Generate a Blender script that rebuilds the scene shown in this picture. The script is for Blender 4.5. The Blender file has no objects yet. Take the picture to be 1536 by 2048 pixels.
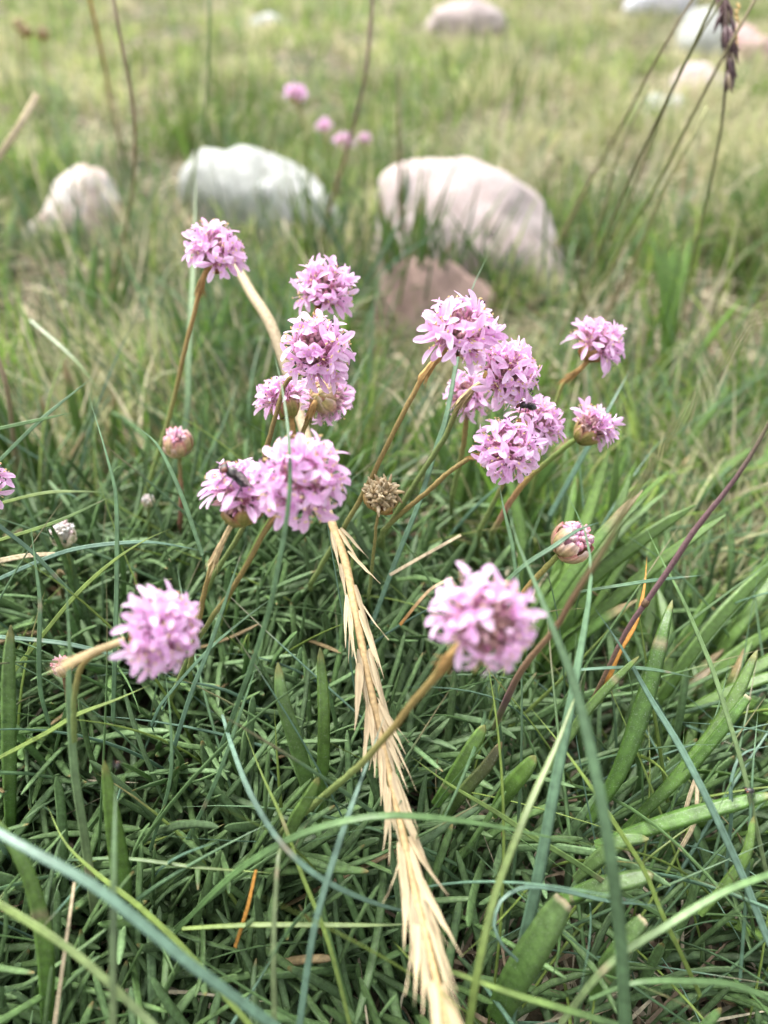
import bpy, math, random
import numpy as np
from mathutils import Matrix, Vector

SC = bpy.context.scene
COL = SC.collection
R = math.radians
rng = np.random.default_rng(11)
random.seed(5)

# ------------------------------------------------------------------ camera, sky, sun, exposure
CAM_H = 0.27
PITCH = R(40)
FPX = 1575.0                      # focal length in pixels of the 1536 wide photograph
cd = bpy.data.cameras.new('camera')
cam = bpy.data.objects.new('camera', cd)
COL.objects.link(cam)
cam.location = (0, 0, CAM_H)
cam.rotation_euler = (R(90) - PITCH, 0, 0)
cd.sensor_fit = 'VERTICAL'
cd.sensor_height = 36.0
cd.lens = 36.0 * FPX / 2048
cd.clip_start = 0.005
cd.clip_end = 500
cd.dof.use_dof = True
cd.dof.focus_distance = 0.216
cd.dof.aperture_fstop = 7.6
SC.camera = cam

SUN_EL, SUN_AZ = R(58), R(-40)
w = bpy.data.worlds.new('World')
SC.world = w
w.use_nodes = True
nt = w.node_tree
sky = nt.nodes.new('ShaderNodeTexSky')
sky.sky_type = 'NISHITA'
sky.sun_disc = False
sky.sun_elevation = SUN_EL
sky.sun_rotation = SUN_AZ
sky.dust_density = 4.0
hsv = nt.nodes.new('ShaderNodeHueSaturation')      # an overcast sky: almost no blue
hsv.inputs['Saturation'].default_value = 0.22
bg = nt.nodes['Background']
bg.inputs['Strength'].default_value = 0.14
nt.links.new(sky.outputs[0], hsv.inputs['Color'])
nt.links.new(hsv.outputs[0], bg.inputs['Color'])
sl = bpy.data.lights.new('sun', 'SUN')
sl.energy = 1.5
sl.angle = R(22)
sl.color = (1.0, 0.97, 0.92)
sun = bpy.data.objects.new('sun', sl)
COL.objects.link(sun)
sun.rotation_euler = (R(90) - SUN_EL, 0, math.pi - SUN_AZ)

vs = SC.view_settings
vs.view_transform = 'Standard'
vs.look = 'None'
vs.exposure = 1.74
vs.gamma = 1.0
vs.use_curve_mapping = False
SC.render.engine = 'CYCLES'
SC.cycles.use_denoising = True
SC.cycles.max_bounces = 8
SC.cycles.diffuse_bounces = 4
SC.cycles.transparent_max_bounces = 6

# ------------------------------------------------------------------ from the photograph to the place
CP, SP = math.cos(PITCH), math.sin(PITCH)
FW = np.array([0, CP, -SP]); UP = np.array([0, SP, CP]); RT = np.array([1.0, 0, 0])
CAMP = np.array([0, 0, CAM_H])
def ray(px, py): return FW + RT * ((px - 768) / FPX) + UP * ((1024 - py) / FPX)
def at(px, py, d): return CAMP + ray(px, py) * d
def onz(px, py, z=0.0):
    r = ray(px, py); return CAMP + r * ((z - CAM_H) / r[2])
def cdir(r, u, b):
    v = RT * r + UP * u - FW * b
    return v / np.linalg.norm(v)
def project(P):
    q = P - CAMP
    d = q @ FW
    return 768 + FPX * (q @ RT) / d, 1024 - FPX * (q @ UP) / d, d

# ------------------------------------------------------------------ materials
def mat_attr(name, rough=0.5, transl=0.25, spec=0.4, nscale=900.0, namt=0.35, bump=0.0, bscale=2500.0, speck=0.0, stretch=(1, 1, 1)):
    m = bpy.data.materials.new(name); m.use_nodes = True
    t = m.node_tree; N = t.nodes; L = t.links
    p = N['Principled BSDF']; out = N['Material Output']
    a = N.new('ShaderNodeAttribute'); a.attribute_name = 'Col'
    tc = N.new('ShaderNodeTexCoord'); mp = N.new('ShaderNodeMapping')
    mp.inputs['Scale'].default_value = stretch
    L.new(tc.outputs['Object'], mp.inputs['Vector'])
    nz = N.new('ShaderNodeTexNoise'); nz.inputs['Scale'].default_value = nscale; nz.inputs['Detail'].default_value = 3
    L.new(mp.outputs[0], nz.inputs['Vector'])
    mr = N.new('ShaderNodeMapRange')
    mr.inputs['From Min'].default_value = 0.3; mr.inputs['From Max'].default_value = 0.7
    mr.inputs['To Min'].default_value = 1 - namt; mr.inputs['To Max'].default_value = 1 + namt
    L.new(nz.outputs['Fac'], mr.inputs['Value'])
    mul = N.new('ShaderNodeMix'); mul.data_type = 'RGBA'; mul.blend_type = 'MULTIPLY'; mul.inputs[0].default_value = 1
    L.new(a.outputs['Color'], mul.inputs[6]); L.new(mr.outputs[0], mul.inputs[7])
    colout = mul.outputs[2]
    if speck > 0:
        n2 = N.new('ShaderNodeTexNoise'); n2.inputs['Scale'].default_value = 2600; n2.inputs['Detail'].default_value = 2
        L.new(tc.outputs['Object'], n2.inputs['Vector'])
        r2 = N.new('ShaderNodeMapRange'); r2.inputs['From Min'].default_value = 0.60; r2.inputs['From Max'].default_value = 0.72
        r2.inputs['To Max'].default_value = speck
        L.new(n2.outputs['Fac'], r2.inputs['Value'])
        mx = N.new('ShaderNodeMix'); mx.data_type = 'RGBA'
        L.new(r2.outputs[0], mx.inputs[0]); L.new(colout, mx.inputs[6]); mx.inputs[7].default_value = (0.38, 0.44, 0.36, 1)
        colout = mx.outputs[2]
    L.new(colout, p.inputs['Base Color'])
    p.inputs['Roughness'].default_value = rough
    p.inputs['Specular IOR Level'].default_value = spec
    if bump > 0:
        nb = N.new('ShaderNodeTexNoise'); nb.inputs['Scale'].default_value = bscale; nb.inputs['Detail'].default_value = 3
        L.new(mp.outputs[0], nb.inputs['Vector'])
        b = N.new('ShaderNodeBump'); b.inputs['Strength'].default_value = bump; b.inputs['Distance'].default_value = 0.0004
        L.new(nb.outputs['Fac'], b.inputs['Height']); L.new(b.outputs[0], p.inputs['Normal'])
    if transl > 0:
        tr = N.new('ShaderNodeBsdfTranslucent'); L.new(colout, tr.inputs['Color'])
        ms = N.new('ShaderNodeMixShader'); ms.inputs[0].default_value = transl
        L.new(p.outputs[0], ms.inputs[1]); L.new(tr.outputs[0], ms.inputs[2]); L.new(ms.outputs[0], out.inputs['Surface'])
    return m

M_LEAF = mat_attr('fleshy_leaf', 0.5, 0.34, 0.38, 700, 0.30, 0.25, 1500, speck=0.30)
M_BROAD = mat_attr('broad_leaf', 0.40, 0.22, 0.5, 500, 0.25, 0.3, 1200, speck=0.42)
M_GRASS = mat_attr('grass_blade', 0.42, 0.25, 0.45, 500, 0.22, 0.0)
M_MEADOW = mat_attr('meadow', 0.55, 0.4, 0.3, 60, 0.2, 0.0)
M_STRAW = mat_attr('straw', 0.6, 0.2, 0.25, 900, 0.25, 0.2, 2000)
M_PETAL = mat_attr('petal', 0.6, 0.42, 0.15, 1400, 0.10, 0.0)
M_BRACT = mat_attr('bract', 0.38, 0.3, 0.4, 900, 0.18, 0.1, 2200)
M_STEM = mat_attr('stem', 0.6, 0.0, 0.25, 2500, 0.35, 0.5, 5000)
M_FLY = mat_attr('fly_body', 0.35, 0.0, 0.6, 3000, 0.5, 0.3, 5000)

def mat_wing():
    m = bpy.data.materials.new('fly_wing'); m.use_nodes = True
    t = m.node_tree; p = t.nodes['Principled BSDF']
    v = t.nodes.new('ShaderNodeTexVoronoi'); v.feature = 'DISTANCE_TO_EDGE'; v.inputs['Scale'].default_value = 700
    tc = t.nodes.new('ShaderNodeTexCoord'); t.links.new(tc.outputs['Object'], v.inputs['Vector'])
    r = t.nodes.new('ShaderNodeValToRGB'); r.color_ramp.elements[0].position = 0.03; r.color_ramp.elements[1].position = 0.10
    r.color_ramp.elements[0].color = (0.04, 0.035, 0.03, 1); r.color_ramp.elements[1].color = (0.22, 0.20, 0.18, 1)
    t.links.new(v.outputs['Distance'], r.inputs[0]); t.links.new(r.outputs[0], p.inputs['Base Color'])
    p.inputs['Roughness'].default_value = 0.25; p.inputs['Alpha'].default_value = 0.8
    return m
M_WING = mat_wing()

def mat_rock(name, c1, c2, c3, scale=40):
    m = bpy.data.materials.new(name); m.use_nodes = True
    t = m.node_tree; N = t.nodes; L = t.links; p = N['Principled BSDF']
    tc = N.new('ShaderNodeTexCoord')
    n1 = N.new('ShaderNodeTexNoise'); n1.inputs['Scale'].default_value = scale; n1.inputs['Detail'].default_value = 6; n1.inputs['Roughness'].default_value = 0.65
    L.new(tc.outputs['Object'], n1.inputs['Vector'])
    r1 = N.new('ShaderNodeValToRGB'); e = r1.color_ramp.elements
    e[0].position = 0.36; e[0].color = (*c1, 1); e[1].position = 0.62; e[1].color = (*c2, 1)
    L.new(n1.outputs['Fac'], r1.inputs[0])
    n2 = N.new('ShaderNodeTexNoise'); n2.inputs['Scale'].default_value = scale * 0.45; n2.inputs['Detail'].default_value = 4
    L.new(tc.outputs['Object'], n2.inputs['Vector'])
    r2 = N.new('ShaderNodeMapRange'); r2.inputs['From Min'].default_value = 0.5; r2.inputs['From Max'].default_value = 0.66
    L.new(n2.outputs['Fac'], r2.inputs['Value'])
    mx = N.new('ShaderNodeMix'); mx.data_type = 'RGBA'; L.new(r2.outputs[0], mx.inputs[0]); L.new(r1.outputs[0], mx.inputs[6]); mx.inputs[7].default_value = (*c3, 1)
    n3 = N.new('ShaderNodeTexNoise'); n3.inputs['Scale'].default_value = 420; n3.inputs['Detail'].default_value = 2
    L.new(tc.outputs['Object'], n3.inputs['Vector'])
    r3 = N.new('ShaderNodeMapRange'); r3.inputs['From Min'].default_value = 0.35; r3.inputs['From Max'].default_value = 0.65; r3.inputs['To Min'].default_value = 0.82; r3.inputs['To Max'].default_value = 1.12
    L.new(n3.outputs['Fac'], r3.inputs['Value'])
    m2 = N.new('ShaderNodeMix'); m2.data_type = 'RGBA'; m2.blend_type = 'MULTIPLY'; m2.inputs[0].default_value = 1
    L.new(mx.outputs[2], m2.inputs[6]); L.new(r3.outputs[0], m2.inputs[7])
    n4 = N.new('ShaderNodeTexNoise'); n4.inputs['Scale'].default_value = scale * 1.7; n4.inputs['Detail'].default_value = 8; n4.inputs['Roughness'].default_value = .7; n4.inputs['Distortion'].default_value = .6
    L.new(tc.outputs['Object'], n4.inputs['Vector'])
    r4 = N.new('ShaderNodeMapRange'); r4.inputs['From Min'].default_value = .56; r4.inputs['From Max'].default_value = .70; r4.inputs['To Max'].default_value = .65
    L.new(n4.outputs['Fac'], r4.inputs['Value'])
    m3 = N.new('ShaderNodeMix'); m3.data_type = 'RGBA'; L.new(r4.outputs[0], m3.inputs[0]); L.new(m2.outputs[2], m3.inputs[6]); m3.inputs[7].default_value = (c1[0] * .55, c1[1] * .55, c1[2] * .5, 1)
    L.new(m3.outputs[2], p.inputs['Base Color'])
    b = N.new('ShaderNodeBump'); b.inputs['Strength'].default_value = 0.5; b.inputs['Distance'].default_value = 0.004
    L.new(n1.outputs['Fac'], b.inputs['Height']); L.new(b.outputs[0], p.inputs['Normal'])
    p.inputs['Roughness'].default_value = 0.85; p.inputs['Specular IOR Level'].default_value = 0.25
    return m

def mat_ground():
    m = bpy.data.materials.new('soil'); m.use_nodes = True
    t = m.node_tree; N = t.nodes; L = t.links; p = N['Principled BSDF']
    tc = N.new('ShaderNodeTexCoord')
    n1 = N.new('ShaderNodeTexNoise'); n1.inputs['Scale'].default_value = 9; n1.inputs['Detail'].default_value = 8; n1.inputs['Roughness'].default_value = 0.7
    L.new(tc.outputs['Object'], n1.inputs['Vector'])
    r = N.new('ShaderNodeValToRGB'); e = r.color_ramp.elements
    e[0].position = 0.35; e[0].color = (0.06, 0.075, 0.03, 1); e[1].position = 0.66; e[1].color = (0.17, 0.13, 0.085, 1)
    L.new(n1.outputs['Fac'], r.inputs[0])
    n2 = N.new('ShaderNodeTexNoise'); n2.inputs['Scale'].default_value = 260; n2.inputs['Detail'].default_value = 4
    L.new(tc.outputs['Object'], n2.inputs['Vector'])
    r2 = N.new('ShaderNodeMapRange'); r2.inputs['From Min'].default_value = 0.3; r2.inputs['From Max'].default_value = 0.7; r2.inputs['To Min'].default_value = 0.55; r2.inputs['To Max'].default_value = 1.4
    L.new(n2.outputs['Fac'], r2.inputs['Value'])
    mm = N.new('ShaderNodeMix'); mm.data_type = 'RGBA'; mm.blend_type = 'MULTIPLY'; mm.inputs[0].default_value = 1
    L.new(r.outputs[0], mm.inputs[6]); L.new(r2.outputs[0], mm.inputs[7]); L.new(mm.outputs[2], p.inputs['Base Color'])
    b = N.new('ShaderNodeBump'); b.inputs['Strength'].default_value = 0.8; b.inputs['Distance'].default_value = 0.004
    L.new(n2.outputs['Fac'], b.inputs['Height']); L.new(b.outputs[0], p.inputs['Normal'])
    p.inputs['Roughness'].default_value = 0.95
    return m

# ------------------------------------------------------------------ mesh helpers
def make_mesh(name, V, F, C, mat, smooth=True):
    """V n x 3, F list of (k x 3 / k x 4) arrays, C n x 3 linear colours"""
    me = bpy.data.meshes.new(name)
    V = np.asarray(V, np.float32)
    me.vertices.add(len(V)); me.vertices.foreach_set('co', V.ravel())
    F = [np.asarray(f, np.int32) for f in F if len(f)]
    nl = sum(f.size for f in F); nf = sum(len(f) for f in F)
    me.loops.add(nl); me.loops.foreach_set('vertex_index', np.concatenate([f.ravel() for f in F]))
    tot = np.concatenate([np.full(len(f), f.shape[1], np.int32) for f in F])
    st = np.concatenate([[0], np.cumsum(tot)[:-1]]).astype(np.int32)
    me.polygons.add(nf); me.polygons.foreach_set('loop_start', st); me.polygons.foreach_set('loop_total', tot)
    if smooth: me.polygons.foreach_set('use_smooth', np.ones(nf, bool))
    me.update(calc_edges=True)
    if C is not None:
        at_ = me.color_attributes.new('Col', 'FLOAT_COLOR', 'POINT')
        cc = np.ones((len(V), 4), np.float32); cc[:, :3] = np.clip(C, 0, 1)
        at_.data.foreach_set('color', cc.ravel())
    me.materials.append(mat)
    return me

def link(name, data, parent=None, loc=None, mtx=None):
    o = bpy.data.objects.new(name, data); COL.objects.link(o)
    if parent is not None: o.parent = parent
    if mtx is not None: o.matrix_basis = mtx
    elif loc is not None: o.location = loc
    return o

def tag(o, label=None, cat=None, group=None, kind=None):
    if label: o['label'] = label
    if cat: o['category'] = cat
    if group: o['group'] = group
    if kind: o['kind'] = kind
    return o

def thing(name, loc, label, cat, group=None):
    o = bpy.data.objects.new(name, None); COL.objects.link(o); o.location = loc
    o.empty_display_size = 0.005
    return tag(o, label, cat, group)

class Acc:
    """collects shapes into one mesh"""
    def __init__(s): s.V = []; s.F = {3: [], 4: []}; s.C = []; s.n = 0
    def add(s, V, F, C):
        V = np.asarray(V, float)
        C = np.broadcast_to(np.asarray(C, float), V.shape)
        s.V.append(V); s.C.append(C)
        for f in F:
            f = np.asarray(f)
            if len(f): s.F[f.shape[1]].append(f + s.n)
        s.n += len(V)
        return s
    def mesh(s, name, mat, origin=(0, 0, 0), smooth=True):
        F = [np.concatenate(v) for v in s.F.values() if v]
        return make_mesh(name, np.concatenate(s.V) - np.asarray(origin), F, np.concatenate(s.C), mat, smooth)

def spline(P, n):
    """Catmull-Rom through P (k x m), n samples evenly in chord length"""
    P = np.asarray(P, float)
    if len(P) == 2:
        t = np.linspace(0, 1, n)[:, None]; return P[0] * (1 - t) + P[1] * t
    d = np.concatenate([[0], np.cumsum(np.linalg.norm(np.diff(P, axis=0), axis=1))])
    d /= d[-1]
    m = np.empty_like(P)
    m[1:-1] = (P[2:] - P[:-2]) / (d[2:] - d[:-2])[:, None]
    m[0] = (P[1] - P[0]) / (d[1] - d[0]); m[-1] = (P[-1] - P[-2]) / (d[-1] - d[-2])
    t = np.linspace(0, 1, n)
    i = np.clip(np.searchsorted(d, t, 'right') - 1, 0, len(P) - 2)
    h = (d[i + 1] - d[i]); s = ((t - d[i]) / h)[:, None]; h = h[:, None]
    return ((2 * s**3 - 3 * s**2 + 1) * P[i] + (s**3 - 2 * s**2 + s) * h * m[i] + (-2 * s**3 + 3 * s**2) * P[i + 1] + (s**3 - s**2) * h * m[i + 1])

def unit(v):
    return v / np.maximum(np.linalg.norm(v, axis=-1, keepdims=True), 1e-12)

def tube(P, rad, col, ns=6, cap=True):
    P = np.asarray(P, float); n = len(P)
    rad = np.broadcast_to(np.asarray(rad, float), (n,))
    T = unit(np.gradient(P, axis=0))
    ref = np.array([0.31, 0.2, 0.93])
    if abs(T[0] @ ref) > 0.9: ref = np.array([1.0, 0.1, 0])
    S = np.empty_like(P)
    s = unit(np.cross(T[0], ref))
    for i in range(n):
        s = s - T[i] * (s @ T[i]); s = s / np.linalg.norm(s); S[i] = s
    B = np.cross(T, S)
    a = np.linspace(0, 2 * np.pi, ns, endpoint=False)
    V = P[:, None] + rad[:, None, None] * (np.cos(a)[None, :, None] * S[:, None] + np.sin(a)[None, :, None] * B[:, None])
    V = V.reshape(-1, 3)
    i, j = np.meshgrid(np.arange(n - 1), np.arange(ns), indexing='ij')
    q = np.stack([i * ns + j, i * ns + (j + 1) % ns, (i + 1) * ns + (j + 1) % ns, (i + 1) * ns + j], -1).reshape(-1, 4)
    F = [q]
    C = np.repeat(np.broadcast_to(np.asarray(col, float), (n, 3)), ns, axis=0)
    if cap:
        V = np.vstack([V, P[:1], P[-1:]]); C = np.vstack([C, C[:1], C[-1:]])
        k = np.arange(ns); b0 = n * ns
        F.append(np.stack([np.full(ns, b0), (k + 1) % ns, k], -1))
        F.append(np.stack([np.full(ns, b0 + 1), (n - 1) * ns + k, (n - 1) * ns + (k + 1) % ns], -1))
    return V, F, C

RING = np.array([[-.5, 0], [-.26, .8], [0, .45], [.26, .8], [.5, 0], [0, -.7]])   # cross-section of a fleshy or folded leaf: x in widths, y in thicknesses
def leaf_tubes(P, S, Nn, W, TH, C, fold=0.0):
    """N leaves at once. P, S, Nn: N x n x 3; W, TH: N x n; C: N x n x 3"""
    N, n, _ = P.shape
    k = len(RING)
    rx = RING[:, 0]; ry = RING[:, 1] - fold * (0.5 - np.abs(rx)) * 2
    V = P[:, :, None] + S[:, :, None] * (W[..., None] * rx)[..., None] + Nn[:, :, None] * (TH[..., None] * ry)[..., None]
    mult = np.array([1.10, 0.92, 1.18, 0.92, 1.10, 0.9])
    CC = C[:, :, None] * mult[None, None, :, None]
    i, j = np.meshgrid(np.arange(n - 1), np.arange(k), indexing='ij')
    q = np.stack([i * k + j, (i + 1) * k + j, (i + 1) * k + (j + 1) % k, i * k + (j + 1) % k], -1).reshape(-1, 4)
    F = (q[None] + (np.arange(N) * n * k)[:, None, None]).reshape(-1, 4)
    return V.reshape(-1, 3), [F], CC.reshape(-1, 3)

def curve_frames(az, e0, e1, L, base, n, twist=0.0, sway=None, t=None):
    """N curved shoots: azimuth az, elevation from e0 to e1 -> P, S, Nn"""
    N = len(az); t = np.linspace(0, 1, n) if t is None else t
    el = e0[:, None] + (e1 - e0)[:, None] * t[None] ** 1.3
    a = az[:, None] + (0 if sway is None else sway[:, None] * t[None])
    D = np.stack([np.cos(el) * np.cos(a), np.cos(el) * np.sin(a), np.sin(el)], -1)
    step = L[:, None, None] * np.diff(t)[None, :, None]
    P = base[:, None] + np.concatenate([np.zeros((N, 1, 3)), np.cumsum((D[:, :-1] + D[:, 1:]) / 2 * step, axis=1)], 1)
    S = np.stack([-np.sin(a), np.cos(a), np.zeros_like(a)], -1)
    S = np.broadcast_to(S, D.shape)
    Nn = np.cross(D, S)
    tw = np.broadcast_to(np.asarray(twist, float), (N,))[:, None, None] * np.ones((1, n, 1))
    S2 = S * np.cos(tw) + Nn * np.sin(tw); N2 = -S * np.sin(tw) + Nn * np.cos(tw)
    # faces that look down are turned over so the grooved side is up
    return P, S2, N2

def traced_leaf(pts, wpx, th, colA, colB, roll=0.0, n=18, tip='sharp', cut=False):
    """one blade through (px, py, depth) points, base first. colours base -> tip"""
    pts = np.asarray(pts, float)
    pts3 = np.array([at(*p) for p in pts]); P = spline(pts3, n)
    dep = (P - CAMP) @ FW
    wpx = np.atleast_1d(np.asarray(wpx, float))
    wp = np.interp(np.linspace(0, 1, n), np.linspace(0, 1, len(wpx)), wpx)
    t = np.linspace(0, 1, n)
    W = wp * dep / FPX
    if not cut:
        if tip == 'sharp': W = W * np.clip(1 - np.clip((t - 0.55) / 0.45, 0, 1) ** 1.6, 0.03, 1)
        elif tip == 'round': W = W * np.sqrt(np.clip(1 - np.clip((t - 0.90) / 0.10, 0, 0.985) ** 2, 0.03, 1)) * np.interp(t, [0, .5, .8, 1], [.6, 1, .92, .6])
    T = unit(np.gradient(P, axis=0)); view = unit(CAMP - P)
    S = unit(np.cross(T, view)); Nn = np.cross(S, T)
    c, s = math.cos(roll), math.sin(roll)
    S2 = S * c + Nn * s; N2 = -S * s + Nn * c
    C = np.asarray(colA)[None] * (1 - t[:, None]) + np.asarray(colB)[None] * t[:, None]
    rgl = np.random.default_rng(int(abs(pts.sum() * 10)) % 99991)
    C = C * (1 + .12 * np.interp(t, np.linspace(0, 1, 7), rgl.normal(0, 1, 7)))[:, None] * (1 + rgl.normal(0, .05, (n, 1)))
    if rgl.random() < .35:
        kk = rgl.integers(3, n - 3); C[kk] = C[kk] * .4 + BR * .6
    if cut and tip == 'round':
        C[-1] = (.55, .46, .30); W[-4:] *= np.array([.97, .9, .82, .70])
    if tip == 'round' and not cut: C[-2:] = C[-2:] * .5 + np.array([.26, .20, .07]) * .5
    TH = np.minimum(th, W * 0.24)
    return leaf_tubes(P[None], S2[None], N2[None], W[None], TH[None], C[None], fold=.9 if tip != 'round' else .45)

def empty_leaf_obj(name, arr, origin, mat, parent=None):
    V, F, C = arr
    return link(name, make_mesh(name, V - np.asarray(origin), F, C, mat), parent, None if parent else origin)

# ------------------------------------------------------------------ ground
def bump_noise(x, y):
    return (0.006 * np.sin(x * 23 + 1.3) * np.cos(y * 19 + .4) + 0.004 * np.sin(x * 51 + y * 37) + 0.012 * np.sin(x * 5.1 + 2) * np.sin(y * 4.3 + 1))
def mound(x, y):
    return 0.034 * np.exp(-(((x + 0.075) / 0.16) ** 2 + ((y - 0.17) / 0.13) ** 2) ** 1.5)
def gz(x, y):
    r = np.hypot(x, y)
    return (bump_noise(x, y) * np.clip(r / 0.5, 0.25, 1) * np.clip(20 / np.maximum(r, 1), 0, 1) + mound(x, y)) 
g = np.concatenate([np.linspace(0, 1.6, 110), 1.6 * 1.09 ** np.arange(1, 62)])
gx = np.concatenate([-g[:0:-1], g])
gyv = gx + 0.35
XX, YY = np.meshgrid(gx, gyv, indexing='ij')
V = np.stack([XX, YY, gz(XX, YY)], -1).reshape(-1, 3)
n = len(gx)
i, j = np.meshgrid(np.arange(n - 1), np.arange(n - 1), indexing='ij')
q = np.stack([i * n + j, (i + 1) * n + j, (i + 1) * n + j + 1, i * n + j + 1], -1).reshape(-1, 4)
tag(link('ground', make_mesh('ground', V, [q], None, mat_ground())), kind='structure')

def root_down(p, r, col, ns=6):
    """the hidden foot of a stalk or blade: from p on down to the soil"""
    v = unit(p - CAMP); v = unit(v + np.array([0, 0, -.25]))
    k = (p[2] - gz(p[0], p[1]) + .002) / max(-v[2], .2)
    q = p + v * k
    return tube(spline(np.array([p, (p + q) / 2 + np.array([0, 0, .002]), q]), 6), r, col, ns)

# ------------------------------------------------------------------ rocks
M_PINK = mat_rock('pink_granite', (0.40, 0.32, 0.30), (0.49, 0.425, 0.415), (0.45, 0.36, 0.34), 18)
M_WHITE = mat_rock('white_quartz', (0.34, 0.35, 0.32), (0.47, 0.475, 0.455), (0.42, 0.425, 0.40), 22)
M_MOTTLE = mat_rock('mottled_granite', (0.60, 0.56, 0.53), (0.38, 0.25, 0.20), (0.46, 0.38, 0.34), 40)
M_RED = mat_rock('red_sandstone', (0.24, 0.165, 0.14), (0.36, 0.25, 0.21), (0.26, 0.21, 0.18), 24)
M_ROSE = mat_rock('rose_granite', (0.42, 0.27, 0.25), (0.52, 0.38, 0.36), (0.44, 0.30, 0.28), 20)
M_GREY = mat_rock('grey_stone', (0.46, 0.46, 0.50), (0.58, 0.57, 0.60), (0.50, 0.48, 0.50), 18)
ROCKS = []
def ico(sub):
    import bmesh
    bm = bmesh.new(); bmesh.ops.create_icosphere(bm, subdivisions=sub, radius=1)
    V = np.array([v.co[:] for v in bm.verts]); F = np.array([[v.index for v in f.verts] for f in bm.faces]); bm.free()
    return V, F
ICO5 = ico(5)
def rock(outline, d, mat, label, seed, depth_ratio=0.8, facets=8, rough=1.3):
    """outline: its contour as seen in the photograph, at distance d; a full body of its own depth"""
    rg = np.random.default_rng(seed)
    o = np.asarray(outline, float)
    cx, cy = (o[:, 0].min() + o[:, 0].max()) / 2, (o[:, 1].min() + o[:, 1].max()) / 2
    rel = (o - [cx, cy]) * [1, -1] * d / FPX
    th = np.arctan2(rel[:, 1], rel[:, 0]); rr = np.hypot(rel[:, 0], rel[:, 1])
    k = np.argsort(th); th, rr = th[k], rr[k]
    th = np.concatenate([th[-1:] - 2 * np.pi, th, th[:1] + 2 * np.pi]); rr = np.concatenate([rr[-1:], rr, rr[:1]])
    V, F = ICO5; V = V.copy()
    half = np.ptp(rel[:, 0]) / 2
    for _ in range(facets):
        nn = unit(rg.normal(size=3)); nn[1] = -abs(nn[1]); nn = unit(nn); dd = rg.uniform(.74, .93)
        sdist = V @ nn - dd
        V = V - np.where(sdist > 0, sdist * sdist / (sdist + .04) * .8, 0)[:, None] * nn
    for f, am in ((2.3, .035), (5, .020), (11, .010), (23, .005)):
        ph = rg.uniform(0, 6, 6); am *= rough
        V = V * (1 + am * (np.sin(V[:, :1] * f + ph[0]) * np.sin(V[:, 1:2] * f + ph[1]) + np.sin(V[:, 2:] * f * 1.2 + ph[2]) * np.cos(V[:, :1] * f * .9 + ph[3])))
    an = np.arctan2(V[:, 2], V[:, 0]); sc = np.interp(an, th, rr)
    P = V[:, :1] * sc[:, None] * RT - V[:, 1:2] * half * depth_ratio * unit(-FW)[None] * 1.0 + V[:, 2:] * sc[:, None] * UP
    c = at(cx, cy, d)
    me = make_mesh('rock', P, [F], None, mat)
    ob = tag(link('rock', me, None, c), label, 'rock', 'rocks in the meadow')
    ROCKS.append((c[0], c[1], half * 0.97, half * depth_ratio * 0.92))
    return ob
rock([(742, 420), (750, 355), (795, 328), (880, 318), (965, 324), (1022, 350), (1062, 400), (1088, 458), (1110, 512), (1126, 575), (1115, 630), (1040, 660), (900, 660), (790, 620), (745, 520)], .665, M_PINK, 'big smooth pale pink boulder behind the flowers', 3, .7)
rock([(362, 430), (368, 350), (392, 306), (450, 312), (540, 324), (612, 344), (652, 380), (678, 420), (697, 472), (685, 520), (600, 535), (480, 515), (395, 480)], .765, M_WHITE, 'flat white boulder half hidden by grass beside the pink boulder', 8, .65)
rock([(60, 510), (74, 440), (100, 388), (138, 345), (175, 332), (208, 345), (228, 385), (238, 445), (243, 510), (222, 565), (130, 580), (72, 560)], .70, M_MOTTLE, 'mottled white and rusty rock low in the grass', 21, .8)
rock([(752, 610), (768, 555), (808, 517), (870, 523), (932, 550), (992, 592), (1012, 650), (990, 705), (850, 720), (765, 680)], .585, M_RED, 'low reddish brown rock in front of the pink boulder', 5, .5)
rock([(498, 55), (512, 38), (550, 34), (578, 50), (570, 78), (518, 84)], 1.5, M_WHITE, 'small cream stone alone in the far grass', 31, .8, 3)
rock([(850, 62), (868, 30), (918, 18), (990, 24), (1014, 52), (968, 88), (888, 96)], 1.5, M_PINK, 'low pinkish rock far behind between straw tufts', 13, .7, 6, 2)
rock([(1243, 25), (1258, -15), (1320, -28), (1382, -6), (1376, 40), (1288, 52)], 1.7, M_GREY, 'bluish grey rock at the far edge of the meadow', 14, .7, 5, 1.6)
rock([(1362, 75), (1378, 24), (1410, 18), (1448, 44), (1468, 82), (1458, 128), (1400, 130), (1368, 115)], 1.38, M_WHITE, 'white rock with a pink shoulder behind the grass stalks', 15, .8, 5, 1.6)
rock([(1452, 95), (1474, 50), (1512, 76), (1550, 112), (1550, 150), (1488, 145)], 1.36, M_ROSE, 'rose red rock beside the far white rock', 16, .8, 5, 1.6)
rock([(1332, 195), (1354, 145), (1395, 131), (1437, 150), (1455, 192), (1445, 235), (1368, 240)], 1.12, M_PINK, 'rounded pinkish grey rock below the far white rock', 17, .8, 5, 1.5)
rock([(1250, 228), (1278, 206), (1330, 206), (1378, 214), (1386, 245), (1310, 262), (1258, 256)], 1.05, M_WHITE, 'flat whitish stone beside the rounded grey rock', 18, .8, 5, 1.5)

def in_rock(x, y, grow=1.0):
    m = np.zeros(np.shape(x), bool)
    for cx, cy, rx, ry in ROCKS:
        m |= ((x - cx) / (rx * grow)) ** 2 + ((y - cy) / (ry * grow)) ** 2 < 1
    return m

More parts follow.
